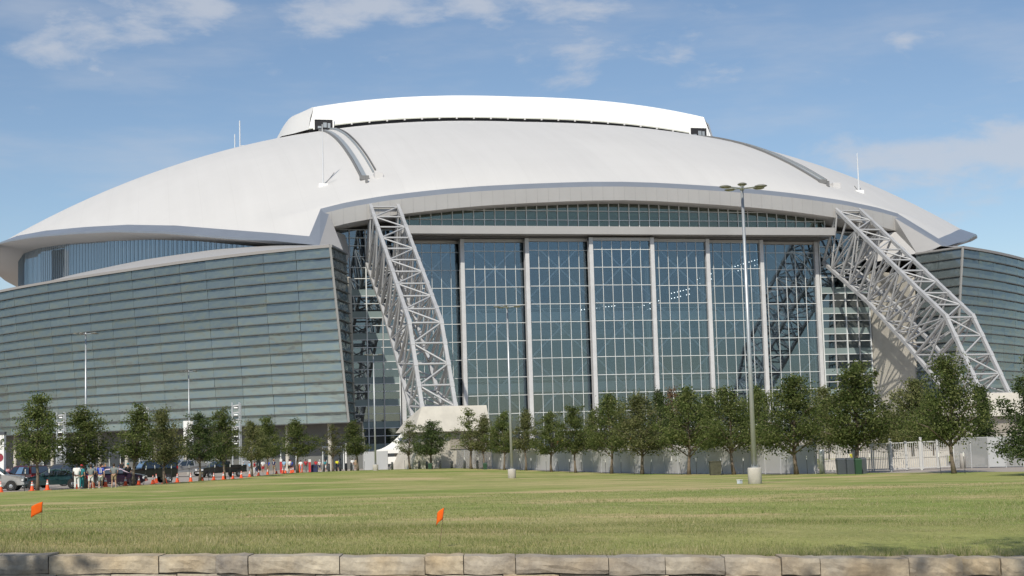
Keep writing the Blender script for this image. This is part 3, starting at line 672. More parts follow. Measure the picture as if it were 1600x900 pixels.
def ret(f, z, side, out=0.0):
    a = flank(0, z, 1); k = (ZTOP - z) / (ZTOP - ZBOT); b = Vector((50.9 - 1.0 * k, 236.2 + .6 * k, z)); p = a.lerp(b, f); n = Vector((-(b.y - a.y), b.x - a.x, 0)).normalized()
    if n.x > 0: n = -n
    p += n * out; return Vector((side * p.x, p.y, p.z))
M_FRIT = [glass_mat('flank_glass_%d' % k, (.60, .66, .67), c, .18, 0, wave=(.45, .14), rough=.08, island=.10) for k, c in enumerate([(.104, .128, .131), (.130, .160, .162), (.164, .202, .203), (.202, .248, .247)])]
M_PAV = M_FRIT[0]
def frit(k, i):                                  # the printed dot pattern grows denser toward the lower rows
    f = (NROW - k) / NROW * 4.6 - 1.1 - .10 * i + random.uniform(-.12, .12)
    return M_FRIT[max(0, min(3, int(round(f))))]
rowz = [ZBOT + (ZTOP - ZBOT) * k / NROW for k in range(NROW + 1)]
SC = 6.3
for side in (-1, 1):
    root = empty('glass_flank', (0, 0, 0), 0, stadium); root.matrix_parent_inverse = INV
    root['label'] = ('left' if side < 0 else 'right') + ' flank of tilted teal glass in horizontal shingled rows'
    ncol = 30; nind = 14 if side < 0 else 3; rest = MB()
    for k in range(NROW):
        z0, z1 = rowz[k], rowz[k + 1]
        for i in range(ncol):
            s0, s1 = i * SC + .03, (i + 1) * SC - .03; nseg = 1
            j = [random.gauss(0, .014) for _ in range(4)]
            pts = []
            for th in (0, .06):
                pts.append([flank(s0, z0 + .05, side, .16 - th + j[0]), flank(s1, z0 + .05, side, .16 - th + j[1]), flank(s1, z1 - .05, side, -th + j[2]), flank(s0, z1 - .05, side, -th + j[3])])
            h8 = [pts[0][0], pts[0][1], pts[1][1], pts[1][0], pts[0][3], pts[0][2], pts[1][2], pts[1][3]]
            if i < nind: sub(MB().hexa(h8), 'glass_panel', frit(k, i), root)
            else: rest.hexa(h8)
        for f0, f1 in ((0, .5), (.5, 1)):
            pts = [ret(f0 + .004, z0 + .05, side, .1), ret(f1 - .004, z0 + .05, side, .1), ret(f1 - .004, z0 + .05, side, .04), ret(f0 + .004, z0 + .05, side, .04), ret(f0 + .004, z1 - .05, side), ret(f1 - .004, z1 - .05, side), ret(f1 - .004, z1 - .05, side, -.06), ret(f0 + .004, z1 - .05, side, -.06)]
            rest.hexa(pts)
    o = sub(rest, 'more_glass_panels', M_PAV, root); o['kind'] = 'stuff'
    for k in range(NROW + 1):
        z = rowz[k]; b = MB(); ss = list(np.arange(0, ncol * SC + .1, SC / 2))
        ext = .34; 
        outr = [flank(s, z, side, ext) for s in ss]; inn = [flank(s, z, side, -.2) for s in ss]
        hgt = Vector((0, 0, .075))
        b.grid([[p - hgt for p in outr], [p + hgt for p in outr]]); b.grid([[p + hgt for p in outr], [p + hgt for p in inn]]); b.grid([[p - hgt for p in inn], [p - hgt for p in outr]])
        b.beam(ret(0, z, side, .1), ret(1, z, side, .1), .35, .15)
        sub(b, 'horizontal_fin', M_FIN, root)
    # corner trim, parapet cap, underside, backing
    b = MB().beam(flank(0, ZBOT, side, .1), flank(0, ZTOP + .25, side, .1), .34, .34); sub(b, 'corner_trim', mat('corner_trim_grey', (.30, .30, .29), .5), root)
    b = MB(); ss = list(np.arange(0, ncol * SC + .1, SC / 2)); b.grid([[flank(s, ZTOP, side, .36) + Vector((0, 0, -.1)) for s in ss], [flank(s, ZTOP, side, .36) + Vector((0, 0, .35)) for s in ss], [flank(s, ZTOP, side, -.5) + Vector((0, 0, .35)) for s in ss]])
    b.beam(ret(0, ZTOP + .15, side), ret(1, ZTOP + .15, side), .5, .4); sub(b, 'parapet_cap', mat('parapet_beige', (.30, .29, .28), .6), root)
    b = MB(); b.grid([[flank(s, z, side, -.25) for s in ss] for z in (ZBOT, ZTOP)]); b.grid([[ret(f, z, side, -.2) for f in (0, 1)] for z in (ZBOT, ZTOP)]); b.grid([[flank(s, ZBOT, side, 0) for s in ss], [flank(s, ZBOT, side, -9) for s in ss]])
    sub(b, 'backing', M_DARK, root)
    b = MB(); b.grid([[flank(s, z, side, -4.5) for s in ss] for z in (.15, ZBOT + .1)]); bw = part(b, 'ground_floor_wall', mat('ground_floor_grey', (.17, .175, .17), .7, noise=(.3, .1)))
    for s in np.arange(4, 120, 8.0):
        p = flank(s, ZBOT, side, -2.2); sub(MB().tube([(p.x, p.y, .1), (p.x, p.y, ZBOT)], .32, 10), 'column', M_CONC, bw)
    for s in np.arange(3, 90, 9.0):
        a = flank(s, ZBOT, side, -4.42); c = flank(s + 3.4, ZBOT, side, -4.42); a.z = c.z = .2
        up = Vector((0, 0, 3.6)); sub(MB().quad(a, c, c + up, a + up), 'entrance_door', M_SIDEGLASS, bw)
        sub(MB().beam(a, a + up, .15).beam(c, c + up, .15).beam(a + up, c + up, .15), 'door_frame', M_MULL, bw)
    # terrace roof between parapet and clerestory
    def tz(s): return float(np.interp(s, [0, 14, 30, 50, 75, 95, 140], [34.9, 37.0, 38.6, 39.0, 38.0, 36.2, 36]))
    a = [flank(s, ZTOP + .2, side, -.5) for s in ss]; c = []; ee = []
    for s in ss:
        p = flank(s, ZTOP, side, 0); y = min(384, p.y + 8); ex, ez = interp(y, EAVE); ey = y; m_ = Vector((side * (ex - 3.6), ey + 2.6, tz(s))); c.append(m_)
    mid = [p.lerp(q_, .5) + Vector((0, 0, .9)) for p, q_ in zip(a, c)]
    part(MB().grid([a, mid, c]), 'terrace_roof', mat('terrace_grey', (.37, .37, .375), .7), True)
    # eyebrow clerestory under the side eave
    g0, g1 = [], []
    for v in np.linspace(.02, 1, 60):
        y = 238 + 147 * v; ex, ez = interp(y, EAVE); exb, _ = interp(min(385, y + 2), EAVE); n = Vector((2, -(exb - ex), 0)).normalized(); p = Vector((ex, y, 0)) - n * 4.6
        g0.append(Vector((side * p.x, p.y, 33.5))); g1.append(Vector((side * p.x, p.y, ez - 1.6)))
    gb = part(MB().grid([g0, g1]), 'eyebrow_clerestory', M_EYEGLASS); gb['label'] = 'band of blue glass under the ' + ('left' if side < 0 else 'right') + ' side eave'
    for i in range(len(g0) - 1):
        for f in (0, .5):
            p, q_ = g0[i].lerp(g0[i + 1], f), g1[i].lerp(g1[i + 1], f); d = Vector((side * .12, -.12, 0)); sub(MB().beam(p + d, q_ + d, .08), 'clerestory_mullion', mat('eyebrow_mullion', (.30, .37, .43), .5), gb)
    # pale pier at the end of that band
    x, y = side * 116.0, 331.0
    part(MB().box(min(x - 2.5, x + 2.5), max(x - 2.5, x + 2.5), y - 2, y + 2, 30, 48.2), 'eave_pier', mat('pier_grey', (.42, .42, .42), .7))

# ---- arch trusses and their abutments
def lerp2(a, b, f): return (a[0] + (b[0] - a[0]) * f, a[1] + (b[1] - a[1]) * f)
TOPC = [(245.4, 44.0), (209.6, 21.6), (200.6, 9.0)]; LOWC = [(252.3, 35.3), (235.5, 26.3), (222.5, 18.0), (207.5, 7.2)]
def along(poly, f):
    ln = [math.dist(a, b) for a, b in zip(poly[:-1], poly[1:])]; d = f * sum(ln)
    for (a, b), l in zip(zip(poly[:-1], poly[1:]), ln):
        if d <= l + 1e-6: return lerp2(a, b, d / l)
        d -= l
    return poly[-1]
ftop = [i / 10 * .7366 for i in range(10)] + [.7366 + .2634 * i / 4 for i in range(5)]
TN = [along(TOPC, f) for f in ftop]; LN = [along(LOWC, f) for f in (np.linspace(0, 1, 15))]
XO, XI = 45.35, 40.65
unit = MB().tube([(0, 0, -.5), (0, 0, .5)], 1.0, 8).mesh('member')
def member(name, a, b, r, parent, m=M_STEEL):
    a = Vector(a); b = Vector(b); d = b - a; o = link(name, unit, parent, m, (a + b) / 2); o.rotation_mode = 'QUATERNION'; o.rotation_quaternion = d.to_track_quat('Z', 'Y'); o.scale = (r, r, d.length); return o
for p in unit.polygons: p.use_smooth = len(p.vertices) == 4
for side in (-1, 1):
    root = empty('arch_truss', (0, 0, 0), 0, stadium); root.matrix_parent_inverse = INV
    root['label'] = ('left' if side < 0 else 'right') + ' steel box-truss arch coming down from the roof in front of the glass'
    P = lambda n, x: (side * x, n[0], n[1])
    for x in (XO, XI):
        b = MB(); 
        for a_, c_ in zip(TOPC[:-1], TOPC[1:]): b.beam(P(a_, x), P(c_, x), .52, .60)
        d0 = (TOPC[0][0] - TOPC[1][0], TOPC[0][1] - TOPC[1][1]); ll = math.hypot(*d0); b.beam(P(TOPC[0], x), P((TOPC[0][0] + d0[0] / ll * .8, TOPC[0][1] + d0[1] / ll * .8), x), .5, .55)
        sub(b, 'top_chord', M_STEEL, root)
        b = MB()
        for a_, c_ in zip(LOWC[:-1], LOWC[1:]): b.beam(P(a_, x), P(c_, x), .52, .60)
        sub(b, 'bottom_chord', M_STEEL, root)
    for i in range(15):
        member('rung', P(TN[i], XO - .3), P(TN[i], XI + .3), .16, root)
        if i > 0: member('rung', P(LN[i], XO - .3), P(LN[i], XI + .3), .16, root)
        for x in (XO, XI): member('post', P(TN[i], x), P(LN[i], x), .20 if i % 2 else .26, root)
    plate = MB().box(-.34, .34, -.5, .5, -.40, .40).mesh('gusset_plate') if side < 0 else plate
    for i in range(1, 15, 1):
        for x in (XO, XI):
            o = link('gusset_plate', plate, root, M_STEEL, P(TN[i], x)); o.rotation_euler = (math.atan2(.53, .85) if i < 10 else .94, 0, 0); o.scale = (.88, 1, .86)
    for i in range(14):
        a_, c_ = (XO, XI) if i % 2 else (XI, XO)
        member('diagonal', P(TN[i], a_), P(TN[i + 1], c_), .14, root); member('diagonal', P(LN[i], c_), P(LN[i + 1], a_), .14, root)
        for x in (XO, XI):
            if i % 2 == 0: member('diagonal', P(TN[i], x), P(LN[i + 1], x), .17, root)
            else: member('diagonal', P(LN[i], x), P(TN[i + 1], x), .17, root)
            if i < 13 and i % 2 == 0: member('diagonal', P(LN[i], x), P(TN[i + 2], x), .14, root)
        if i % 3 == 1: member('diagonal', P(TN[i], XO), P(LN[i], XI), .16, root)
    # abutment: stepped cream concrete block
    def bx(x0, x1): return (side * x0, side * x1) if side > 0 else (side * x1, side * x0)
    xa, xb = sorted((side * 36.6, side * 46.0)); oa, ob_ = (1.3, 0) if side < 0 else (0, 1.3)
    b = MB().hexa([(xa - oa, 196.6, 5.6), (xb + ob_, 196.6, 5.6), (xb + ob_, 212, 5.6), (xa - oa, 212, 5.6), (xa + .2, 198.2, 9.05), (xb - .2, 198.2, 9.05), (xb, 210.5, 7.4), (xa, 210.5, 7.4)])
    ab = part(b, 'arch_abutment', M_CONC); ab['label'] = 'cream concrete abutment at the foot of the ' + ('left' if side < 0 else 'right') + ' arch'
    b = MB().hexa([(xa - oa * 1.8 + .5, 198.6, -.3), (xb + ob_ * 1.8 - .5, 198.6, -.3), (xb + ob_ * 2, 214, -.3), (xa - oa * 2, 214, -.3), (xa + .4, 197.6, 5.59), (xb - .4, 197.6, 5.59), (xb, 211.5, 5.59), (xa, 211.5, 5.59)]); sub(b, 'abutment_base', M_CONC, ab)
    b = MB().hexa([(xa + 3.9, 197.85, 3.2), (xb - .9, 197.85, 3.2), (xb - .9, 198.4, 3.2), (xa + 3.9, 198.4, 3.2), (xa + 3.9, 197.5, 5.3), (xb - .9, 197.5, 5.3), (xb - .9, 198.2, 5.3), (xa + 3.9, 198.2, 5.3)]); sub(b, 'recessed_panel', mat('concrete_tan', (.40, .365, .31), .85, noise=(.8, .08)), ab)

# ------------------------------------------------------------------ stone wall at the near end of the lawn
def stone_mat():
    m = bpy.data.materials.new('sandstone_block'); m.use_nodes = True; t = m.node_tree; b = t.nodes['Principled BSDF']; b.inputs['Roughness'].default_value = .92; A = t.nodes.new; K = t.links.new
    oi = A('ShaderNodeObjectInfo'); r = A('ShaderNodeValToRGB'); e = r.color_ramp.elements; cols = [(.36, .34, .30), (.44, .395, .315), (.40, .375, .33), (.47, .425, .34), (.33, .315, .29), (.43, .405, .35)]
    while len(e) < 6: e.new(.5)
    for i, c in enumerate(cols): e[i].position = i / 6; e[i].color = (*c, 1)
    r.color_ramp.interpolation = 'CONSTANT'; K(oi.outputs['Random'], r.inputs['Fac'])
    co = A('ShaderNodeTexCoord'); n = A('ShaderNodeTexNoise'); n.inputs['Scale'].default_value = 3.5; n.inputs['Detail'].default_value = 9; n.inputs['Roughness'].default_value = .72; K(co.outputs['Object'], n.inputs['Vector'])
    r2 = A('ShaderNodeValToRGB'); e = r2.color_ramp.elements; e[0].position = .3; e[0].color = (.55, .52, .50, 1); e[1].position = .68; e[1].color = (1.25, 1.18, 1.05, 1); K(n.outputs['Fac'], r2.inputs['Fac'])
    n2 = A('ShaderNodeTexNoise'); n2.inputs['Scale'].default_value = 1.6; n2.inputs['Detail'].default_value = 4; K(co.outputs['Object'], n2.inputs['Vector'])
    r3 = A('ShaderNodeValToRGB'); e = r3.color_ramp.elements; e[0].position = .42; e[0].color = (1, 1, 1, 1); e[1].position = .72; e[1].color = (1.0, .88, .70, 1); K(n2.outputs['Fac'], r3.inputs['Fac'])
    mx1 = A('ShaderNodeMix'); mx1.data_type = 'RGBA'; mx1.blend_type = 'MULTIPLY'; mx1.inputs['Factor'].default_value = 1; K(r.outputs[0], mx1.inputs[6]); K(r2.outputs[0], mx1.inputs[7])
    mx2 = A('ShaderNodeMix'); mx2.data_type = 'RGBA'; mx2.blend_type = 'MULTIPLY'; mx2.inputs['Factor'].default_value = 1; K(mx1.outputs[2], mx2.inputs[6]); K(r3.outputs[0], mx2.inputs[7]); K(mx2.outputs[2], b.inputs['Base Color'])
    bp = A('ShaderNodeBump'); bp.inputs['Strength'].default_value = .8; bp.inputs['Distance'].default_value = .02; n3 = A('ShaderNodeTexNoise'); n3.inputs['Scale'].default_value = 16; n3.inputs['Detail'].default_value = 6; K(co.outputs['Object'], n3.inputs['Vector']); K(n3.outputs['Fac'], bp.inputs['Height']); K(bp.outputs[0], b.inputs['Normal'])
    return m
M_STONE = stone_mat(); M_CAPTOP = None
WB = W0 + wdir * (wlen / 2); WB.z = 3.15
swall = empty('stone_wall', WB); tag(swall, 'low rough-cut sandstone retaining wall in front of the lawn', 'wall')
WINV = Matrix.Translation(-WB)
def stone(s0, s1, zt, h, depth, rough=.005):
    """a rough block from s0 to s1 along the wall, top at zt"""
    n, mrows = 7, 4; c = W0 + wdir * ((s0 + s1) / 2); c.z = 0
    b = MB(); ph = [random.uniform(0, 6.28) for _ in range(4)]
    tl, tr_ = random.uniform(-.012, .008), random.uniform(-.012, .008)
    bl, br = random.uniform(-.014, .014), random.uniform(-.014, .014); push = random.uniform(-.02, .025)
    rows_ = []
    for j in range(mrows + 1):
        f = j / mrows; row = []
        for i in range(n + 1):
            g_ = i / n; s = s0 + (s1 - s0) * g_
            top = wall_z(s) + zt + tl * (1 - g_) + tr_ * g_ + .004 * math.sin(g_ * 9 + ph[0]); bt = wall_z(s) + zt - h + bl * (1 - g_) + br * g_ + .007 * math.sin(g_ * 7 + ph[1])
            z = top + (bt - top) * f; edge = min(f, 1 - f) * 2; ee_ = min(g_, 1 - g_) * 6
            o = depth + push + rough * (math.sin(g_ * 8 + ph[2] + f * 3) + math.sin(g_ * 17 + ph[3] - f * 5) * .6) * min(1, edge * 2 + .2) - .010 * (1 - min(1, edge * 3)) - .008 * (1 - min(1, ee_ * 2)) + random.gauss(0, .004)
            p = W0 + wdir * s + wnor * o; row.append((p.x, p.y, z))
        rows_.append(row)
    b.grid(rows_)
    back = []
    for i in range(n + 1):
        g_ = i / n; s = s0 + (s1 - s0) * g_; p = W0 + wdir * s - wnor * .02; back.append((p.x, p.y, rows_[0][i][2] + .004 * math.sin(i * 2.0 + ph[1])))
    b.grid([back, rows_[0]]); bb = [(p[0], p[1], rows_[-1][i][2]) for i, p in enumerate(back)]; b.grid([rows_[-1], bb])
    b.quad(rows_[0][0], rows_[-1][0], bb[0], back[0]); b.quad(rows_[0][-1], back[-1], bb[-1], rows_[-1][-1]); b.grid([bb, back])
    me = b.mesh('stone_block')
    return link('stone_block', me, swall, M_STONE, inv=WINV)
s = .0; cuts0 = []
Ls = [1.05, .95, 1.15, .62, .36, .98, .85, .38, .55, .98, .62, .60, .62, .40, .95, .60, .42, .45, .62, .80, .65, .95, .7, .5, .9]
i = 0
while s < wlen:
    l = Ls[i % len(Ls)] * random.uniform(.95, 1.08); stone(s + .004, min(s + l, wlen + .4) - .004, 0, .185, .36); cuts0.append(s); s += l; i += 1
s = -.3; zc = -.19
for hh in (.16, .19):
    s = -.4 * random.random()
    while s < wlen:
        l = random.uniform(.35, .95); stone(max(0, s) + .005, min(s + l, wlen + .3) - .005, zc, hh - .010, .345, .006); s += l
    zc -= hh
core = MB(); a = W0 + wdir * -.2; b_ = W0 + wdir * (wlen + .5)
core.hexa([(*(a - wnor * .35).xy, 3.0), (*(b_ - wnor * .35).xy, 3.0), (*(b_ + wnor * .29).xy, 3.0), (*(a + wnor * .29).xy, 3.0), (*(a - wnor * .35).xy, W0.z - .05), (*(b_ - wnor * .35).xy, W1.z - .05), (*(b_ + wnor * .29).xy, W1.z - .05), (*(a + wnor * .29).xy, W0.z - .05)])
core.build('mortar_core', mat('mortar_dark', (.20, .18, .15), .95, noise=(6, .2)), swall, WINV)

# ------------------------------------------------------------------ grass blades on the near part of the lawn
def blades(n, d0, d1, hmin, hmax, wmul, name_seed, smax=None):
    r = np.random.default_rng(name_seed)
    px = r.uniform(-40, 1640, n); d = d0 + (d1 - d0) * r.random(n) ** (1.6 if d1 < 30 else 2.2)
    Fw = np.array(fwd); R_ = np.array(RT); U_ = np.array(UP); C_ = np.array(CAM)
    base = C_ + (Fw + R_ * ((px - 800) / FPX)[:, None] + U_ * ((450 - 800) / FPX)) * d[:, None]
    x, y = base[:, 0], base[:, 1]
    side = (x - W0.x) * wnor.x + (y - W0.y) * wnor.y
    s = (x - W0.x) * wdir.x + (y - W0.y) * wdir.y
    ok = side < -.02; x, y, side, s, d = x[ok], y[ok], side[ok], s[ok], d[ok]
    dist = np.maximum(0, -side - .3); zt = W0.z + (W1.z - W0.z) * s / wlen - .02
    k = np.clip(1 - dist / 9.0, 0, 1); k = k * k * (3 - 2 * k)
    z = (gz_arr(x, y) + .045) * (1 - k) + zt * k - .012
    return x, y, z, d, -side, r
def grass_mesh(parts):
    V = []
    for (x, y, z, d, dist, r), (hmin, hmax, w) in parts:
        n = len(x); patch = .5 + .5 * np.sin(x * 1.9 + 2 * np.sin(y * .7)) * np.sin(y * 1.3 + np.cos(x * .9))
        h = r.uniform(hmin, hmax, n) * (.65 + .6 * patch); h *= np.where(dist < .7, 1.5, 1.0)
        a = r.uniform(0, 2 * np.pi, n); wv_ = w * r.uniform(.6, 1.3, n) * (d / 18)
        lean = r.normal(0, .38, (n, 2)) * h[:, None]
        dx, dy = np.cos(a) * wv_, np.sin(a) * wv_
        p0 = np.stack([x - dx, y - dy, z], -1); p1 = np.stack([x + dx, y + dy, z], -1); p2 = np.stack([x + lean[:, 0], y + lean[:, 1], z + h], -1)
        V.append(np.stack([p0, p1, p2], 1))
    v = np.concatenate(V).reshape(-1, 3); n = len(v) // 3
    me = bpy.data.meshes.new('grass'); me.vertices.add(len(v)); me.vertices.foreach_set('co', v.ravel()); me.loops.add(len(v)); me.loops.foreach_set('vertex_index', np.arange(len(v), dtype=np.int32))
    me.polygons.add(n); me.polygons.foreach_set('loop_start', np.arange(0, 3 * n, 3, dtype=np.int32)); me.polygons.foreach_set('loop_total', np.full(n, 3, np.int32)); me.update(); return me
def leaf_mat(name, stops, trans=.35, patch=None):
    m = bpy.data.materials.new(name); m.use_nodes = True; t = m.node_tree; t.nodes.clear(); A = t.nodes.new; K = t.links.new
    o = A('ShaderNodeOutputMaterial'); d = A('ShaderNodeBsdfDiffuse'); tr_ = A('ShaderNodeBsdfTranslucent'); mx_ = A('ShaderNodeMixShader'); mx_.inputs['Fac'].default_value = trans
    g_ = A('ShaderNodeNewGeometry'); r = A('ShaderNodeValToRGB'); e = r.color_ramp.elements
    while len(e) < len(stops): e.new(.5)
    for i, (p, c) in enumerate(stops): e[i].position = p; e[i].color = (*c, 1)
    val = g_.outputs['Random Per Island']
    co = A('ShaderNodeTexCoord'); n = A('ShaderNodeTexNoise'); n.inputs['Scale'].default_value = patch or .9; n.inputs['Detail'].default_value = 4; K(co.outputs['Object'], n.inputs['Vector'])
    mm = A('ShaderNodeMath'); mm.operation = 'MULTIPLY_ADD'; K(n.outputs['Fac'], mm.inputs[0]); mm.inputs[1].default_value = 1.3; mm.inputs[2].default_value = -.65
    m2 = A('ShaderNodeMath'); m2.operation = 'ADD'; m2.use_clamp = True; K(val, m2.inputs[0]); K(mm.outputs[0], m2.inputs[1]); K(m2.outputs[0], r.inputs['Fac'])
    oi = A('ShaderNodeObjectInfo'); mr_ = A('ShaderNodeMapRange'); K(oi.outputs['Random'], mr_.inputs['Value']); mr_.inputs['To Min'].default_value = .82; mr_.inputs['To Max'].default_value = 1.15
    hs = A('ShaderNodeHueSaturation'); K(r.outputs[0], hs.inputs['Color']); K(mr_.outputs[0], hs.inputs['Value'])
    K(hs.outputs[0], d.inputs['Color']); K(hs.outputs[0], tr_.inputs['Color']); K(d.outputs[0], mx_.inputs[1]); K(tr_.outputs[0], mx_.inputs[2]); K(mx_.outputs[0], o.inputs['Surface']); return m
M_GRASS = leaf_mat('grass_blade', [(0, (.19, .255, .075)), (.3, (.31, .35, .125)), (.6, (.50, .46, .23)), (1, (.68, .60, .37))], .40, .30)
gp1 = blades(210000, 15.5, 25, 0, 0, 0, 5); gp2 = blades(150000, 20, 60, 0, 0, 0, 6)
def clumps(g_):                                   # taller tufts and weeds gather in patches
    x, y, z, d, dist, r = g_; k = np.sin(x * 2.3 + 1.7 * np.sin(y * 1.1)) * np.sin(y * 1.7 + 1.3 * np.cos(x * 1.3)) + .35 * np.sin(x * 7.1) * np.sin(y * 6.3); m = k > .78
    return x[m], y[m], z[m], d[m], dist[m], r
gp3 = clumps(blades(90000, 15.5, 44, 0, 0, 0, 9))
gr = link('grass_blades', grass_mesh([(gp1, (.022, .058, .0034)), (gp2, (.025, .055, .0042)), (gp3, (.055, .11, .0048))]), None, M_GRASS); tag(gr, 'short mown grass blades near the stone wall', 'grass', kind='stuff')

# ------------------------------------------------------------------ trees
M_BARK = mat('bark_grey_brown', (.17, .135, .10), .95, noise=(4, .25), bump=(9, .6, .03))
M_LEAF = leaf_mat('oak_leaf', [(0, (.060, .088, .027)), (.35, (.104, .140, .044)), (.65, (.158, .192, .066)), (1, (.24, .262, .105))], .42)
M_LEAF2 = leaf_mat('oak_leaf_olive', [(0, (.080, .098, .034)), (.4, (.140, .160, .062)), (.7, (.20, .212, .09)), (1, (.29, .285, .135))], .42)
M_LEAF3 = leaf_mat('conifer_leaf', [(0, (.040, .062, .024)), (.5, (.076, .108, .041)), (1, (.14, .175, .068))], .34)
M_LEAF4 = leaf_mat('brown_leaf', [(0, (.10, .06, .035)), (.5, (.16, .10, .06)), (1, (.22, .15, .09))], .25)
def leaf_cloud(cent, per, sig, size, r):
    c = np.repeat(np.array(cent), per, 0); n = len(c); p = c + r.normal(0, 1, (n, 3)) * np.repeat(np.array(sig), per)[:, None] * np.array([1, 1, .75])
    a = r.normal(0, 1, (n, 3)); a /= np.linalg.norm(a, axis=1)[:, None]; b = r.normal(0, 1, (n, 3)); b -= (b * a).sum(1)[:, None] * a; b /= np.linalg.norm(b, axis=1)[:, None]
    s = size * r.uniform(.6, 1.35, n)[:, None]; a *= s; b *= s * .55
    v = np.stack([p - a, p + b * .9, p + a, p - b * .9], 1).reshape(-1, 3)
    me = bpy.data.meshes.new('crown'); me.vertices.add(len(v)); me.vertices.foreach_set('co', v.ravel()); me.loops.add(len(v)); me.loops.foreach_set('vertex_index', np.arange(len(v), dtype=np.int32))
    me.polygons.add(n); me.polygons.foreach_set('loop_start', np.arange(0, 4 * n, 4, dtype=np.int32)); me.polygons.foreach_set('loop_total', np.full(n, 4, np.int32)); me.update(); return me
def tree_variant(seed, H=7.0, R=2.5, h0=.24, ncl=120, per=62, shape='oak', leaf=.088, sig=.30):
    r = np.random.default_rng(seed); tb = MB(); lean = r.normal(0, .10, 2)
    axis_ = lambda h: np.array([lean[0] * h / H * 2 + .08 * math.sin(h * 1.3 + seed), lean[1] * h / H * 2 + .08 * math.cos(h * 1.1 + seed), h])
    hs = np.linspace(0, H * .93, 9); tb.tube([axis_(h) for h in hs], [max(.012, .125 * (1 - h / H) ** .8 + (.05 if h == 0 else 0)) for h in hs], 8)
    cent = []; sg = []
    lob = r.uniform(0, 6.28, 5)
    def prof(t, a):
        if shape == 'cone': base = (1 - t) ** .85
        elif shape == 'wide': base = min(1, (t + .10) / .22) * (1 - t) ** .45
        else: base = min(1, (t + .13) / .30) * (1 - max(0, t - .1)) ** .72
        return R * base * (1 + .20 * math.sin(2 * a + lob[0] + 4 * t) + .16 * math.sin(3 * a + lob[1] - 6 * t) + .10 * math.sin(5 * a + lob[2] + 9 * t))
    nl = 34 if shape != 'cone' else 44
    for k in range(nl):                           # limbs, each carrying clumps of leaves
        t = ((k + .5) / nl) ** 1.15; a = k * 2.4 + r.uniform(-.5, .5); rr = prof(t, a) * r.uniform(.72, 1.12)
        h = H * (h0 + (1 - h0) * t) ; st = axis_(max(.18 * H, h - rr * .55)); en = axis_(h) + np.array([math.cos(a) * rr, math.sin(a) * rr, r.uniform(.0, .4)])
        mid = st * .5 + en * .5 + np.array([0, 0, .12 * rr]); tb.tube([st, mid, en], [.045 * (1 - t) + .018, .028 * (1 - t) + .012, .006], 5)
        m_ = max(1, int(ncl / nl * (1.25 - .8 * t)))
        for j in range(m_):
            f = r.uniform(.30, 1.04) ** .8; p = st * (1 - f) ** 2 + mid * 2 * f * (1 - f) + en * f * f; p = p + r.normal(0, .16, 3) * (R / 2.5); cent.append(p); sg.append(sig * r.uniform(.65, 1.25) * (.75 + .35 * (1 - t)))
    for k in range(int(ncl * .10)): cent.append(axis_(H * r.uniform(h0 + .35, .99)) + r.normal(0, .08, 3)); sg.append(sig * .7)
    return tb.mesh('trunk', True), leaf_cloud(cent, per, sg, leaf, r)
VAR = {'a': tree_variant(1, R=2.2, h0=.37, ncl=150, per=72), 'b': tree_variant(2, R=2.3, h0=.36, ncl=150, per=76), 'c': tree_variant(3, R=2.0, h0=.38, ncl=130, per=72),
       's': tree_variant(4, R=1.9, h0=.36, ncl=85, per=46, sig=.26), 'd': tree_variant(5, R=2.75, h0=.36, ncl=165, per=84, shape='wide', sig=.36), 'e': tree_variant(6, R=2.6, h0=.34, ncl=165, per=84, shape='wide', sig=.36),
       'g': tree_variant(12, R=2.5, h0=.33, ncl=135, per=84, sig=.38), 'h': tree_variant(15, R=2.7, h0=.35, ncl=130, per=90, shape='wide', sig=.40), 'a2': tree_variant(17, R=2.1, h0=.34, ncl=120, per=80, sig=.33),
       'f': tree_variant(8, R=2.2, h0=.31, ncl=160, per=84, sig=.36), 'cone': tree_variant(9, R=1.5, h0=.10, ncl=200, per=70, shape='cone', sig=.26), 'con2': tree_variant(10, H=9, R=3.4, h0=.12, ncl=240, per=90, shape='cone', sig=.34, leaf=.10),
       'high': tree_variant(21, H=14, R=2.5, h0=.62, ncl=150, per=60, shape='wide', sig=.4, leaf=.10)}
ORD = ['first', 'second', 'third', 'fourth', 'fifth', 'sixth', 'seventh', 'eighth', 'ninth', 'tenth', 'eleventh', 'twelfth', 'thirteenth', 'fourteenth', 'fifteenth', 'sixteenth', 'seventeenth', 'eighteenth', 'nineteenth', 'twentieth',
       'twenty-first', 'twenty-second', 'twenty-third', 'twenty-fourth', 'twenty-fifth', 'twenty-sixth', 'twenty-seventh', 'twenty-eighth', 'twenty-ninth', 'thirtieth']
def edge_d(px):
    return float(np.interp(px, [e[0] for e in EDGE], [e[2] for e in EDGE]))
stake_me = MB().tube([(0, 0, -.1), (0, 0, 1.25)], .022, 6).mesh('stake_rod'); cap_me = MB().tube([(0, 0, 1.25), (0, 0, 1.55)], .035, 6).mesh('stake_cap')
M_STAKE = mat('stake_dark_green', (.03, .035, .03), .7); M_CAPW = mat('stake_cap_white', (.75, .75, .72), .6)
NSTAKE = [0]
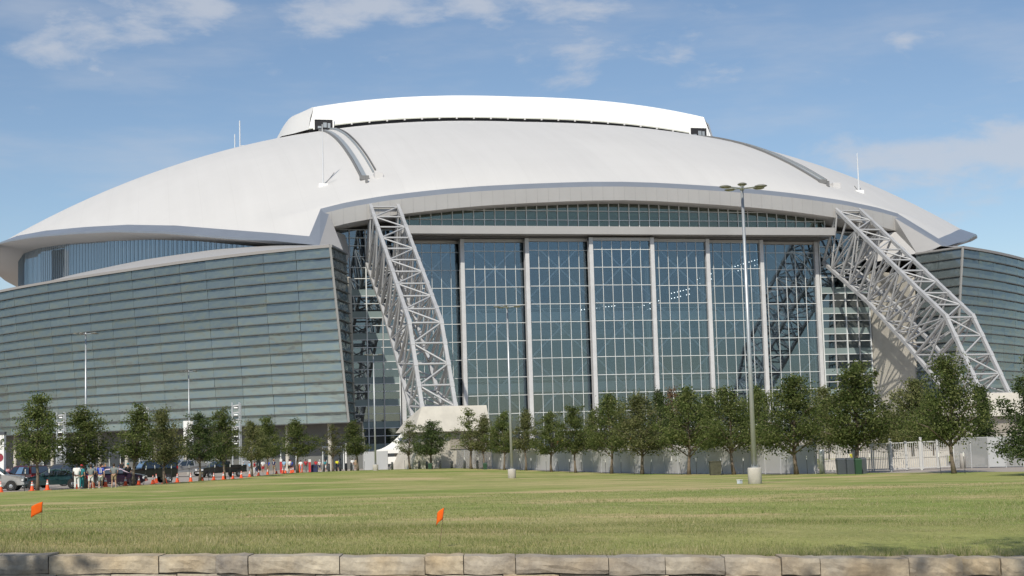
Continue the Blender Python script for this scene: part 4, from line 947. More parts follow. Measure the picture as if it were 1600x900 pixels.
def tree(px, d, top_y, half, var, leaf, label, group, stakes=True, alias=None):
    g_ = on_ground(px, d); g_.z = gz(g_.x, g_.y); ppm = FPX / d
    v = VAR[var]; Hm, Rm = (9.0, 3.4) if var == 'con2' else (7.0, {'a': 2.2, 'b': 2.3, 'c': 2.0, 's': 1.9, 'd': 2.75, 'e': 2.6, 'f': 2.2, 'cone': 1.5, 'g': 2.5, 'h': 2.7, 'a2': 2.1}[var])
    y_base = 450 - FPX * ((g_ - CAM).dot(UP) / (g_ - CAM).dot(fwd)); H_ = (y_base - top_y) / ppm; R_ = half / ppm
    root = empty('oak_tree' if var not in ('cone', 'con2') else 'evergreen_tree', g_, random.uniform(0, 6.28)); tag(root, label, 'tree', group)
    sz = H_ / Hm; sxy = max(.55 * sz, min(1.7 * sz, R_ / (Rm * 1.02)))
    t_ = link('trunk', v[0], root, M_BARK); c_ = link('crown', v[1], root, leaf)
    sxy *= 1.13; sz *= .935; root.scale = (sxy, sxy, sz)
    if stakes:
        for sgn, nm in ((-1, 'left'), (1, 'right')):
            p = g_ + RT * (sgn * random.uniform(.6, 1.0)) - fwd * random.uniform(-.4, .6); p.z = gz(p.x, p.y)
            e_ = empty('tree_stake', p, random.uniform(0, 6)); e_.rotation_euler = (random.gauss(0, .06), random.gauss(0, .06), 0)
            link('rod', stake_me, e_, M_STAKE); link('cap', cap_me, e_, M_CAPW); tag(e_, 'white-capped thin stake, ' + nm + ' of the ' + (alias or label), 'stake', 'stakes beside the young trees')
LT = [(57, 104.5, 614, 46, 'b', 0), (133, 109, 627, 46, 'a2', 0), (207, 114, 628, 36, 'c', 0), (258, 121, 634, 40, 'g', 1), (312, 133, 642, 33, 'a', 2), (350, 145, 630, 30, 'a2', 0), (393, 163, 655, 25, 'a', 1), (419, 173, 650, 27, 'b', 0), (466, 184, 652, 30, 'c', 0)]
for i, (px, d, ty, hw, vr, lf) in enumerate(LT):
    tree(px, d, ty, hw, vr, [M_LEAF, M_LEAF2, M_LEAF3][lf], ORD[i] + ' young oak from the left edge, along the row of orange cones', 'young oaks along the parking edge', True, ORD[i] + ' young oak from the left edge')
MTR = [(521, 200, 660, 22, 's', 1), (560, 199, 655, 24, 'c', 0), (640, 198, 655, 24, 's', 0), (674, 195, 655, 30, 'a', 2), (737, 190, 634, 28, 's', 0), (755, 187, 645, 24, 'c', 1), (789, 182, 640, 25, 'a', 0), (821, 178, 636, 24, 'c', 1), (862, 170, 640, 30, 'a', 0), (900, 163, 632, 32, 'b', 0)]
for i, (px, d, ty, hw, vr, lf) in enumerate(MTR):
    tree(px, d, ty, hw, vr, [M_LEAF, M_LEAF2, M_LEAF3][lf], ORD[i] + ' small oak left to right in the row between blue bin and big oaks', 'small oaks in front of the glass doors', True, ORD[i] + ' small oak of the middle row')
RTR = [(957, 154, 612, 44, 'd', 0, 'dense round oak at the left end of the tall row by the fence'), (1005, 146, 610, 48, 'g', 1, 'olive-tinted oak, second of the tall row by the grey fence'), (1078, 138, 602, 52, 'd', 0, 'round oak standing behind the white fence notice'),
       (1147, 131.5, 597, 52, 'h', 0, 'dense oak beside the dark square planter'), (1243, 121, 582, 60, 'e', 0, 'broad oak just right of the tall near lamp post'), (1340, 114.5, 562, 58, 'f', 0, 'tall dark oak rising from the bins by the gates'), (1490, 105, 545, 58, 'g', 0, 'tall green oak in front of the mesh fence at right')]
for px, d, ty, hw, vr, lf, lb in RTR: tree(px, d, ty, hw, vr, [M_LEAF, M_LEAF2, M_LEAF3][lf], lb, 'tall oaks by the fence', True, 'oak at ' + ['the left end of the tall row', 'second place in the tall row', 'the white fence notice', 'the dark planter', 'the near lamp post', 'the bins', 'the mesh fence'][[r[0] for r in RTR].index(px)])
BTR = [(1297, 150, 600, 40, 'e', 1, 'olive oak behind the fence between two taller oaks'), (1425, 150, 588, 48, 'e', 1, 'yellowish oak behind the white gates'), (1395, 165, 640, 36, 'd', 1, 'low bushy oak deep behind the white gates'), (1460, 140, 612, 36, 'd', 0, 'bright green oak behind the right end of the gates'), (1052, 178, 600, 26, 's', 3, 'browning tree behind the oaks near the doors'), (935, 176, 640, 26, 'c', 1, 'small olive tree behind the first tall oak'), (1105, 160, 612, 34, 'e', 2, 'dark oak filling the gap behind the fence'), (1190, 150, 600, 36, 'd', 0, 'oak behind the tall near lamp post'), (1035, 160, 606, 32, 'd', 2, 'dark oak between the second and third tall oaks')]
for px, d, ty, hw, vr, lf, lb in BTR: tree(px, d, ty, hw, vr, [M_LEAF, M_LEAF2, M_LEAF3, M_LEAF4][lf], lb, 'trees behind the fence', False)
tree(1541, 128, 598, 27, 'cone', M_LEAF3, 'narrow conical evergreen behind the mesh fence', None, False)
tree(1632, 92, 540, 72, 'con2', M_LEAF3, 'dark evergreen reaching in from the right edge', None, False)
# trees beside the photographer, whose shade falls on the two ends of the wall
for x, y, sx_, sz_, lb in ((-86.9, 9.6, 1.0, 1.15, 'oak beside the wall left of the camera'), (-76.8, 3.4, 1.0, 1.0, 'oak beside the wall right of the camera')):
    root = empty('oak_tree', (x, y, 3.15), 1.0); vv = VAR['high' if x > -80 else 'd']; link('trunk', vv[0], root, M_BARK); link('crown', vv[1], root, M_LEAF); root.scale = (sx_, sx_, sz_); tag(root, lb, 'tree', 'trees shading the wall')

# ------------------------------------------------------------------ fence, gates
def mesh_mat(name, col, tr):
    m = bpy.data.materials.new(name); m.use_nodes = True; t = m.node_tree; b = t.nodes['Principled BSDF']; b.inputs['Base Color'].default_value = (*col, 1); b.inputs['Roughness'].default_value = .55; b.inputs['Metallic'].default_value = .2
    tr_ = t.nodes.new('ShaderNodeBsdfTransparent'); mx_ = t.nodes.new('ShaderNodeMixShader'); mx_.inputs['Fac'].default_value = tr; t.links.new(b.outputs[0], mx_.inputs[1]); t.links.new(tr_.outputs[0], mx_.inputs[2]); t.links.new(mx_.outputs[0], t.nodes['Material Output'].inputs['Surface']); return m
M_SCREEN = mesh_mat('perforated_screen', (.52, .52, .515), .12); M_CHAIN = mesh_mat('chain_link', (.36, .37, .37), .55); M_MESHR = mesh_mat('woven_mesh', (.38, .39, .39), .42)
M_FPOST = mat('fence_post_grey', (.50, .51, .52), .5, .2); M_GATE = mat('gate_white', (.54, .54, .53), .5)
def path_pts(pts, step):
    P = [on_ground(px, d) for px, d in pts]; out_ = [P[0]]; 
    for a, b in zip(P[:-1], P[1:]):
        n = max(1, round((b - a).length / step))
        for k in range(1, n + 1): p = a.lerp(b, k / n); p.z = gz(p.x, p.y); out_.append(p)
    return out_
def fence(name, label, pts, step, panel, h=2.4, solid=()):
    P = path_pts(pts, step); root = empty(name, P[len(P) // 2]); tag(root, label, 'fence'); inv = Matrix.Translation(-root.location)
    for i, p in enumerate(P): MB().tube([(p.x, p.y, p.z - .05), (p.x, p.y, p.z + h + .06)], .045, 6).build('fence_post', M_FPOST, root, inv)
    for i, (a, b) in enumerate(zip(P[:-1], P[1:])):
        d = (b - a).normalized() * .05; t_ = Vector((-d.y, d.x, 0)).normalized() * .012; lo = Vector((0, 0, .06)); hi = Vector((0, 0, h))
        MB().hexa([a + d + lo - t_, b - d + lo - t_, b - d + lo + t_, a + d + lo + t_, a + d + hi - t_, b - d + hi - t_, b - d + hi + t_, a + d + hi + t_]).build('fence_panel', panel if i not in solid else M_FPOST, root, inv)
        MB().beam(a + hi, b + hi, .05).build('top_rail', M_FPOST, root, inv)
    return root
fence('screen_fence', 'long grey perforated screen fence behind the row of oaks', [(770, 191), (900, 171), (1000, 153.5), (1150, 136.5), (1272, 124.5)], 2.5, M_SCREEN)
fence('chain_fence', 'see-through chain-link fence in front of the left abutment', [(662, 204), (700, 203), (769, 191.5)], 2.6, M_CHAIN)
fence('mesh_fence', 'pale woven mesh fence at the right edge', [(1492, 118), (1600, 115), (1760, 110)], 1.45, M_MESHR, solid=(2,))
fence('barrier_fence', 'grey solid fence panels beside the third lamp post', [(568, 207), (606, 206)], 1.6, M_FPOST, 2.6)
picket_me = MB().box(-.018, .018, -.018, .018, 0, 2.06).mesh('picket')
def gate_leaf(px0, px1, d0, d1, label, h=2.35):
    a, b = on_ground(px0, d0), on_ground(px1, d1); root = empty('picket_gate', a); tag(root, label, 'gate', 'white picket gates'); inv = Matrix.Translation(-a)
    up = Vector((0, 0, 1))
    for p in (a, b): MB().beam(p + up * .08, p + up * h, .09).build('stile', M_GATE, root, inv)
    for z in (.18, h - .12): MB().beam(a + up * z, b + up * z, .07).build('gate_rail', M_GATE, root, inv)
    n = max(2, int((b - a).length / .17))
    for k in range(1, n):
        p = a.lerp(b, k / n); o = link('picket', picket_me, root, M_GATE, p + up * .18, inv=inv)
def gpost(px, d, label, r=.11, h=2.5, m=None, cap=True):
    p = on_ground(px, d); root = MB().tube([(0, 0, -.1), (0, 0, h)], r, 12).build('gate_post', m or M_GATE, None, loc=p); tag(root, label, 'post', 'gate posts')
    MB().lathe([(r * 1.12, h), (r * 1.12, h + .05), (r * .5, h + .12)], 12).build('post_cap', m or M_GATE, root)
GD = lambda px: float(np.interp(px, [1272, 1310, 1392, 1440, 1492], [124.0, 122.0, 117.5, 117.5, 118]))
leaves = [(1277, 1309), (1312, 1334), (1338, 1363), (1366, 1390), (1395, 1416), (1418, 1438), (1443, 1465), (1467, 1489)]
for i, (a, b) in enumerate(leaves): gate_leaf(a, b, GD(a), GD(b), ORD[i] + ' white picket gate leaf from the left')
gpost(1274, GD(1274), 'gate post where the grey screen fence meets the gates'); gpost(1336, GD(1336), 'gate post behind the green bin', .10); gpost(1392.5, GD(1392), 'thick white gate post in the middle of the gates', .105); gpost(1440.5, GD(1440), 'thick white gate post right of the middle', .105); gpost(1491, GD(1491), 'white gate post at the right end of the gates', .09)
# bollards
bol_me = MB().lathe([(.16, -.1), (.16, 1.0), (.13, 1.06), (.02, 1.08)], 12).mesh('bollard', True); M_BOL = mat('bollard_dark_grey', (.10, .105, .105), .6, .2, noise=(5, .15))
bl = [(506, 203), (514, 202), (526, 201.5), (532, 204), (541, 203), (549, 202), (613, 200), (650, 200), (655, 199.5), (667, 197), (688, 195), (706, 196), (726, 193), (746, 190)]
for i, (px, d) in enumerate(bl): 
    o = link('bollard', bol_me, None, M_BOL, on_ground(px, d)); tag(o, ORD[i] + ' dark bollard from the left along the plaza edge', 'bollard', 'bollards along the plaza edge')
p = on_ground(1285, 119); o = MB().lathe([(.22, -.1), (.22, 1.9), (.20, 2.0)], 14).build('steel_column', M_GALV, None, loc=p, smooth=True); tag(o, 'thick galvanised column in front of the first gate leaf', 'post')
p = on_ground(1505, 117); o = MB().lathe([(.22, -.1), (.22, 1.1), (.18, 1.18)], 14).build('steel_column', M_CONC2, None, loc=p, smooth=True); tag(o, 'short pale concrete column by the mesh fence', 'post')

# ------------------------------------------------------------------ light poles
def lamp_post(px, d, label, top_h=15.0, tilt=None):
    g_ = on_ground(px, d); root = empty('lamp_post', g_); tag(root, label, 'lamp post', 'parking lot lamp posts')
    MB().lathe([(.34, -.4), (.35, .80), (.33, .84), (.02, .85)], 20).build('concrete_base', mat('pole_base_concrete', (.48, .45, .40), .9, noise=(2.5, .14), bump=(14, .4, .015)), root, smooth=True)
    MB().lathe([(.17, .84), (.17, .90), (.02, .91)], 12).build('base_plate', M_GALV, root)
    MB().tube([(0, 0, .88), (0, 0, 6), (0, 0, top_h)], [.125, .105, .07], 14).build('pole', M_GALV, root, smooth=True)
    for k in range(4):
        a = k * math.pi / 2 + .8; MB().lathe([(.02, .9), (.02, 1.0)], 6, (.145 * math.cos(a), .145 * math.sin(a), 0)).build('anchor_bolt', M_GALV, root)
    MB().lathe([(.11, top_h - .12), (.12, top_h + .05), (.05, top_h + .14)], 12).build('hub', M_GALV, root, smooth=True)
    angs = [200, 262, 20, 345, 130]
    for k, a in enumerate(angs):
        a = rad(a) - YAW; r_ = .95 if k != 4 else .8; c = Vector((math.cos(a) * r_, math.sin(a) * r_, top_h + .02))
        arm = MB().tube([(0, 0, top_h - .02), tuple(c * .0 + Vector((c.x * .75, c.y * .75, c.z)))], .035, 6).build('arm', M_GALV, root)
        hd = MB().lathe([(.02, -.055), (.22, -.05), (.33, -.012), (.31, .03), (.16, .075), (.02, .085)], 16, (0, 0, 0), sy=.72).build('lamp_head', M_FIXT, root, loc=c, rot=(0, 0, a), smooth=True)
        MB().lathe([(.20, -.062), (.02, -.064)], 14, (0, 0, 0), sy=.72).build('lens', M_LENS, hd)
    return root
lamp_post(1180, 73.5, 'tall near lamp post on a round concrete base, right of the middle')
lamp_post(800, 128, 'lamp post on the lawn in front of the glass doors')
lamp_post(587, 190, 'lamp post in front of the dark glass left of the arch')
lamp_post(134, 146, 'lamp post behind the second tree from the left')
lamp_post(296, 211, 'distant lamp post in front of the left glass flank')

# ------------------------------------------------------------------ plaza terrace before the doors, low walls
tb = MB(); tb.box(-34.5, 49.0, 221.0, 254.0, -.2, 2.3)
for k in range(5): tb.box(-34.5, 36.0, 221.0 - .4 * (k + 1), 221.0 - .4 * k - .003, -.2, 2.3 - .38 * (k + 1))
tag(tb.build('plaza_terrace', mat('terrace_concrete', (.44, .41, .37), .9, noise=(.5, .1))), 'raised concrete plaza with steps in front of the glass doors', kind='structure')
def low_wall(px0, d0, px1, d1, h, label, m=None):
    a, b = on_ground(px0, d0), on_ground(px1, d1); o = MB().beam(a + Vector((0, 0, h / 2 - .1)), b + Vector((0, 0, h / 2 - .1)), .5, h + .2).build('low_wall', m or M_CONC); tag(o, label, 'wall'); MB().beam(a + Vector((0, 0, h + .03)), b + Vector((0, 0, h + .03)), .62, .1).build('coping', m or M_CONC, o)
low_wall(1290, 140, 1480, 133, .9, 'low cream wall behind the white gates'); low_wall(1150, 190, 1500, 172, 1.1, 'long low cream wall deep behind the gates')
P_ = [on_ground(1255, 150), on_ground(1475, 141), on_ground(1500, 166), on_ground(1210, 180)]
b = MB().grid([[P_[0].lerp(P_[1], t) + Vector((0, 0, .06)) for t in np.linspace(0, 1, 9)], [P_[3].lerp(P_[2], t) + Vector((0, 0, .5)) for t in np.linspace(0, 1, 9)]]); tag(b.build('lawn', M_LAWN), 'strip of lawn behind the white gates', kind='structure')

# ------------------------------------------------------------------ traffic cones
cone_me = MB().lathe([(.155, .03), (.15, .06), (.028, .70), (.02, .71)], 14).mesh('cone_body', True); cbase_me = MB().box(-.19, .19, -.19, .19, 0, .035).mesh('cone_base')
def ring(z0, z1, e=.004):
    r = lambda z: .15 - (z - .06) / .64 * .122 + e
    return MB().lathe([(r(z0), z0), (r(z1), z1)], 14).mesh('reflective_band', True)
ring1, ring2 = ring(.36, .52), ring(.57, .64)
M_ORANGE = mat('cone_orange', (.80, .10, .02), .55, noise=(5, .1)); M_WBAND = mat('reflective_white', (.75, .75, .74), .4)
cones = [(1, 100.4), (50, 102.8), (74, 104), (121, 106.5), (145, 109), (165, 111), (196, 114), (217, 116), (239, 118.2), (244, 126), (258, 122), (277, 126), (298, 131), (316, 135), (334, 139.5), (349, 144.5), (364, 151), (377, 156.5), (390, 162), (404, 167.5), (418, 172), (432, 176.5), (442, 179.5), (446, 182), (455, 183.5), (458, 193)]
for i, (px, d) in enumerate(cones):
    r_ = empty('traffic_cone', on_ground(px, d), random.uniform(0, 1.5)); r_.location.z += .03; tag(r_, ORD[i] + ' orange traffic cone from the left, along the lawn edge', 'traffic cone', 'orange cones along the lawn edge')
    link('cone_body', cone_me, r_, M_ORANGE); link('cone_base', cbase_me, r_, M_ORANGE); link('reflective_band', ring1, r_, M_WBAND); link('reflective_band', ring2, r_, M_WBAND); s_ = random.uniform(.95, 1.1); r_.scale = (s_, s_, s_)
for px, d, lb in ((468, 196, 'left orange channelizer post near the blue bin'), (472, 197, 'right orange channelizer post near the blue bin')):
    r_ = MB().lathe([(.22, 0), (.2, .06), (.07, .08), (.06, 1.05), (.03, 1.1)], 10).build('channelizer_post', M_ORANGE, None, loc=on_ground(px, d)); tag(r_, lb, 'post')
for px, d, hh, lb in ((484, 194, 1.35, 'red pedestal left of the blue bin'), (439, 196, 1.5, 'red pedestal left of the walking person in white')):
    p = on_ground(px, d); r_ = MB().box(-.14, .14, -.14, .14, 0, hh).build('pedestal', mat('red_paint', (.50, .05, .05), .5), None, loc=p); tag(r_, lb, 'pedestal'); MB().box(-.16, .16, -.16, .16, hh + .003, hh + .35).build('pedestal_head', M_CAPW, r_)

# ------------------------------------------------------------------ bins, planter, boxes, sign
def wheel_bin(px, d, w, h, m, label, name='bin', rz=0.0):
    p = on_ground(px, d); r_ = empty(name, p, rz - YAW); tag(r_, label, 'bin')
    MB().hexa([(-w * .44, -w * .4, .05), (w * .44, -w * .4, .05), (w * .44, w * .4, .05), (-w * .44, w * .4, .05), (-w / 2, -w / 2, h), (w / 2, -w / 2, h), (w / 2, w / 2, h), (-w / 2, w / 2, h)]).build('bin_body', m, r_)
    MB().hexa([(-w * .53, -w * .53, h + .002), (w * .53, -w * .53, h + .002), (w * .53, w * .53, h + .002), (-w * .53, w * .53, h + .002), (-w * .42, -w * .4, h + .1), (w * .42, -w * .4, h + .1), (w * .45, w * .45, h + .14), (-w * .45, w * .45, h + .14)]).build('bin_lid', m, r_)
M_NAVY = mat('navy_plastic', (.02, .028, .09), .5); M_GREENP = mat('green_plastic', (.018, .06, .028), .6); M_SLATE = mat('slate_plastic', (.07, .08, .092), .5, noise=(3, .1)); M_OLIVE = mat('weathered_olive', (.07, .07, .045), .8, noise=(4, .25))
p = on_ground(491.5, 195); r_ = empty('litter_bin', p, -YAW); tag(r_, 'navy blue round-topped bin at the lawn edge', 'bin')
MB().poly([(-.42, -.35, 0), (.42, -.35, 0), (.42, -.35, .85), (.30, -.35, 1.0), (-.30, -.35, 1.0), (-.42, -.35, .85)]).poly([(-.42, .35, 0), (-.42, .35, .85), (-.30, .35, 1.0), (.30, .35, 1.0), (.42, .35, .85), (.42, .35, 0)]).grid([[(-.42, y, 0) for y in (-.35, .35)], [(-.42, y, .85) for y in (-.35, .35)], [(-.30, y, 1.0) for y in (-.35, .35)], [(.30, y, 1.0) for y in (-.35, .35)], [(.42, y, .85) for y in (-.35, .35)], [(.42, y, 0) for y in (-.35, .35)]]).build('bin_body', M_NAVY, r_)
MB().box(-.25, .25, -.36, -.352, .62, .78).build('bin_slot', M_GAP, r_)
wheel_bin(1315, 114, .70, 1.15, M_SLATE, 'slate grey bin at the left of the three by the tall oak'); wheel_bin(1329, 113.5, .62, 1.15, M_SLATE, 'slate grey bin tucked against the trunk of the tall oak'); wheel_bin(1341.5, 112.3, .5, 1.12, M_GREENP, 'green bin in front of the tall oak'); wheel_bin(1349, 113.2, .5, 1.15, M_SLATE, 'narrow slate bin right of the green bin')
wheel_bin(672, 194, .5, .7, M_GREENP, 'small green bin at the foot of a small oak'); wheel_bin(758, 186, .5, .75, M_GREENP, 'small green bin at the end of the chain-link fence')
p = on_ground(1118, 131); r_ = empty('planter', p, -YAW); tag(r_, 'dark weathered square planter at the foot of the screen fence', 'planter')
MB().hexa([(-.46, -.46, 0), (.46, -.46, 0), (.46, .46, 0), (-.46, .46, 0), (-.5, -.5, 1.22), (.5, -.5, 1.22), (.5, .5, 1.22), (-.5, .5, 1.22)]).build('planter_box', M_OLIVE, r_); MB().box(-.53, .53, -.53, .53, 1.222, 1.30).build('planter_rim', M_OLIVE, r_)
p = on_ground(1156, 75.5); r_ = empty('utility_box', p, .5); tag(r_, 'small pale utility box on the lawn beside the near lamp post', 'utility box'); MB().box(-.11, .11, -.09, .09, -.02, .22).build('box_body', mat('pale_blue_plastic', (.50, .56, .62), .5), r_); MB().box(-.13, .13, -.11, .11, .222, .25).build('box_lid', M_CAPW, r_)
# white notice on the screen fence
a = on_ground(1053, 147.3); rt = Vector((math.cos(YAW), -math.sin(YAW), 0)); r_ = empty('fence_notice', a + Vector((0, 0, 1.55))); tag(r_, 'white notice fixed to the grey screen fence', 'sign')
nrm = -Vector((math.sin(YAW), math.cos(YAW), 0)); r_.rotation_euler = (0, 0, -YAW); 
MB().box(-.24, .24, -.02, .02, -.36, .40).build('notice_board', M_CAPW, r_); 
for z in (.28, .14, 0, -.14, -.26): MB().box(-.18, .18 - .1 * random.random(), -.026, -.021, z - .025, z + .02).build('printed_line', mat('print_grey', (.32, .33, .34), .7), r_)

# ------------------------------------------------------------------ survey flags
def flag(px, d, lean, w, yaw, label):
    p = at_px(px, 800, d); z = lawn_z(p.x, p.y); r_ = empty('survey_flag', (p.x, p.y, z), yaw); tag(r_, label, 'flag', 'orange survey flags')
    top = Vector((lean, 0, .46)); MB().tube([(0, 0, -.05), tuple(top)], .0028, 5).build('wire', mat('flag_wire', (.16, .10, .07), .6, .4), r_)
    rows_ = []
    for j in range(6):
        f = j / 5; row = []
        for i in range(6):
            g_ = i / 5; q_ = top * (1 - .30 * f); row.append((q_.x - g_ * w, q_.y + .012 * math.sin(g_ * 6 + f * 2), q_.z - .03 * g_ - .03 * g_ * g_ + (.0 if f < .5 else -.01 * g_)))
        rows_.append(row)
    o = MB().grid(rows_).build('flag_sheet', leaf_mat('flag_orange', [(0, (.85, .14, .02)), (1, (.95, .20, .03))], .3), r_, smooth=True); o.modifiers.new('thickness', 'SOLIDIFY').thickness = .0008
flag(63, 19.3, .03, .145, -YAW + .1, 'orange survey flag at the left, shown nearly flat'); flag(684.5, 17.2, .075, .085, -YAW - .25, 'orange survey flag leaning near the middle of the wall')

# ------------------------------------------------------------------ tent, towers, banner, pylon, pole
p = on_ground(627, 214); r_ = empty('white_tent', p, -YAW); tag(r_, 'white peaked event tent beside the left arch foot', 'tent'); M_TENT = mat('tent_fabric', (.80, .80, .78), .7)
b = MB(); E_ = [(-3.3, -3.0, 2.9), (3.3, -3.0, 2.9), (3.3, 3.0, 2.9), (-3.3, 3.0, 2.9)]; apx = Vector((.3, 0, 5.4))
for i in range(4):
    a, c = Vector(E_[i]), Vector(E_[(i + 1) % 4]); rows_ = []
    for k in range(7): 
        f = k / 6; sag = -.55 * math.sin(math.pi * f) * (1 - .3 * f); rows_.append([a.lerp(apx, f) + Vector((0, 0, sag)), c.lerp(apx, f) + Vector((0, 0, sag))])
    b.grid(rows_)
b.build('canopy', M_TENT, r_, smooth=False)
for i in range(4):
    a, c = Vector(E_[i]), Vector(E_[(i + 1) % 4]); MB().quad(a, c, c - Vector((0, 0, .5)), a - Vector((0, 0, .5))).build('valance', M_TENT, r_); MB().tube([(a.x, a.y, 0), (a.x, a.y, 2.9)], .05, 6).build('tent_pole', M_FPOST, r_)
MB().box(-2.2, 2.4, -2.9, -2.85, .9, 1.9).build('banner_strip', M_TENT, r_); MB().box(-2.9, -2.3, -2.9, -2.4, .7, 2.1).build('cabinet', M_GAP, r_); MB().box(2.0, 2.6, -2.8, -2.4, .9, 2.0).build('cabinet', M_SLATE, r_)
for px, d, ty, lb in ((370, 206, 629, 'white ladder-like steel tower behind the cones'), (225, 203, 636, 'white ladder-like steel tower behind the third tree'), (95, 200, 644, 'white ladder-like steel tower between the first two trees')):
    p = on_ground(px, d); yb = 450 - FPX * ((p - CAM).dot(UP) / (p - CAM).dot(fwd)); h = (yb - ty) / (FPX / d); r_ = empty('steel_tower', p, -YAW); tag(r_, lb, 'tower', 'steel ladder towers')
    for x in (-.55, .45): MB().box(x - .10, x + .10, -.10, .10, -.1, h).build('tower_leg', M_GALV, r_)
    MB().box(.62, .72, -.1, .1, -.1, h - .1).build('tower_leg', M_GALV, r_); z = h - .5
    while z > 3: MB().beam((-.45, 0, z), (.35, 0, z + .12), .14, .2).build('tower_rung', M_STEEL, r_); MB().tube([(-.3, -.12, z - .3), (.25, -.12, z - .3)], .13, 6).build('loudspeaker', M_GALV, r_); z -= 1.0
p = on_ground(293, 190); r_ = empty('banner_pole', p, -YAW); tag(r_, 'white vertical banner with grey figure hanging on a pole', 'banner'); MB().tube([(.75, 0, 0), (.75, 0, 7.2)], .06, 8).build('pole', M_GALV, r_); MB().box(-.5, .7, -.02, .02, 4.3, 7.0).build('banner_sheet', M_TENT, r_)
MB().poly([(-.30, -.03, 5.2), (.05, -.03, 5.4), (.32, -.03, 5.1), (.25, -.03, 6.1), (.05, -.03, 6.6), (-.12, -.03, 6.0)]).build('printed_figure', mat('banner_grey', (.33, .32, .32), .7), r_); MB().box(-.35, -.1, -.03, -.022, 4.5, 5.0).box(.0, .12, -.03, -.022, 4.5, 5.0).box(.2, .5, -.03, -.022, 4.5, 5.0).build('printed_mark', MATS['banner_grey'], r_)
p = on_ground(1, 150); r_ = empty('sign_pylon', p, -YAW); tag(r_, 'white sign pylon with a dark red disc at the left edge', 'sign'); MB().box(-.75, .42, -.3, .3, 0, 5.2).build('pylon_body', M_TENT, r_); MB().box(-.8, .47, -.35, .35, 5.203, 5.5).build('pylon_cap', M_SLATE, r_); MB().lathe([(.42, -.335), (.42, -.303)], 20, (-.05, 0, 2.9), 'y').build('red_disc', mat('dark_red', (.28, .03, .05), .5), r_)
p = on_ground(541, 208); r_ = MB().tube([(0, 0, 0), (0, 0, 3.9)], .14, 10).build('white_column', M_TENT, None, loc=p); tag(r_, 'plain white column behind the bollards', 'column'); MB().lathe([(.2, 0), (.2, .1), (.14, .14)], 10).build('column_foot', M_TENT, r_)

# ------------------------------------------------------------------ cars
M_TYRE = mat('tyre_rubber', (.018, .018, .018), .85); M_RIM = mat('alloy_rim', (.42, .43, .44), .35, .7); M_CGLASS = glass_mat('car_glass', (.7, .8, .85), (.012, .015, .018), .12, 0, wave=None)
M_HEAD = mat('headlight', (.75, .77, .78), .1); M_TAIL = mat('taillight', (.35, .01, .012), .2); M_CHROME = mat('chrome', (.6, .6, .6), .15, 1.0); M_TRIMB = mat('black_trim', (.02, .02, .02), .6); M_PLATE = mat('plate_white', (.6, .6, .6), .5)
tyre_me = MB().lathe([(.22, -.10), (.31, -.11), (.34, -.07), (.34, .07), (.31, .11), (.22, .10)], 20, axis='y').mesh('tyre', True); rim_me = MB().lathe([(.05, -.115), (.20, -.09), (.225, -.112), (.225, .112), (.20, .09), (.05, .115)], 16, axis='y').mesh('rim')
PROF = {'sedan': ([(-2.32, .32), (-2.36, .70), (-2.25, .98), (-1.55, 1.03), (-.85, 1.42), (-.2, 1.47), (.35, 1.43), (1.18, 1.02), (2.05, .86), (2.32, .64), (2.28, .30)], .98, 1.45),
        'suv': ([(-2.30, .42), (-2.36, .80), (-2.30, 1.12), (-2.02, 1.74), (-.6, 1.80), (.25, 1.74), (1.02, 1.16), (2.05, 1.03), (2.30, .82), (2.26, .40)], 1.10, 1.45),
        'jeep': ([(-2.25, .50), (-2.30, 1.15), (-2.22, 1.85), (-.4, 1.90), (.45, 1.84), (.85, 1.25), (2.0, 1.16), (2.18, 1.08), (2.20, .50)], 1.20, 1.40),
        'pickup': ([(-2.95, .52), (-2.98, 1.12), (-.92, 1.14), (-.80, 1.80), (.2, 1.88), (.60, 1.82), (1.35, 1.25), (2.55, 1.14), (2.85, .95), (2.82, .48)], 1.16, 1.85)}
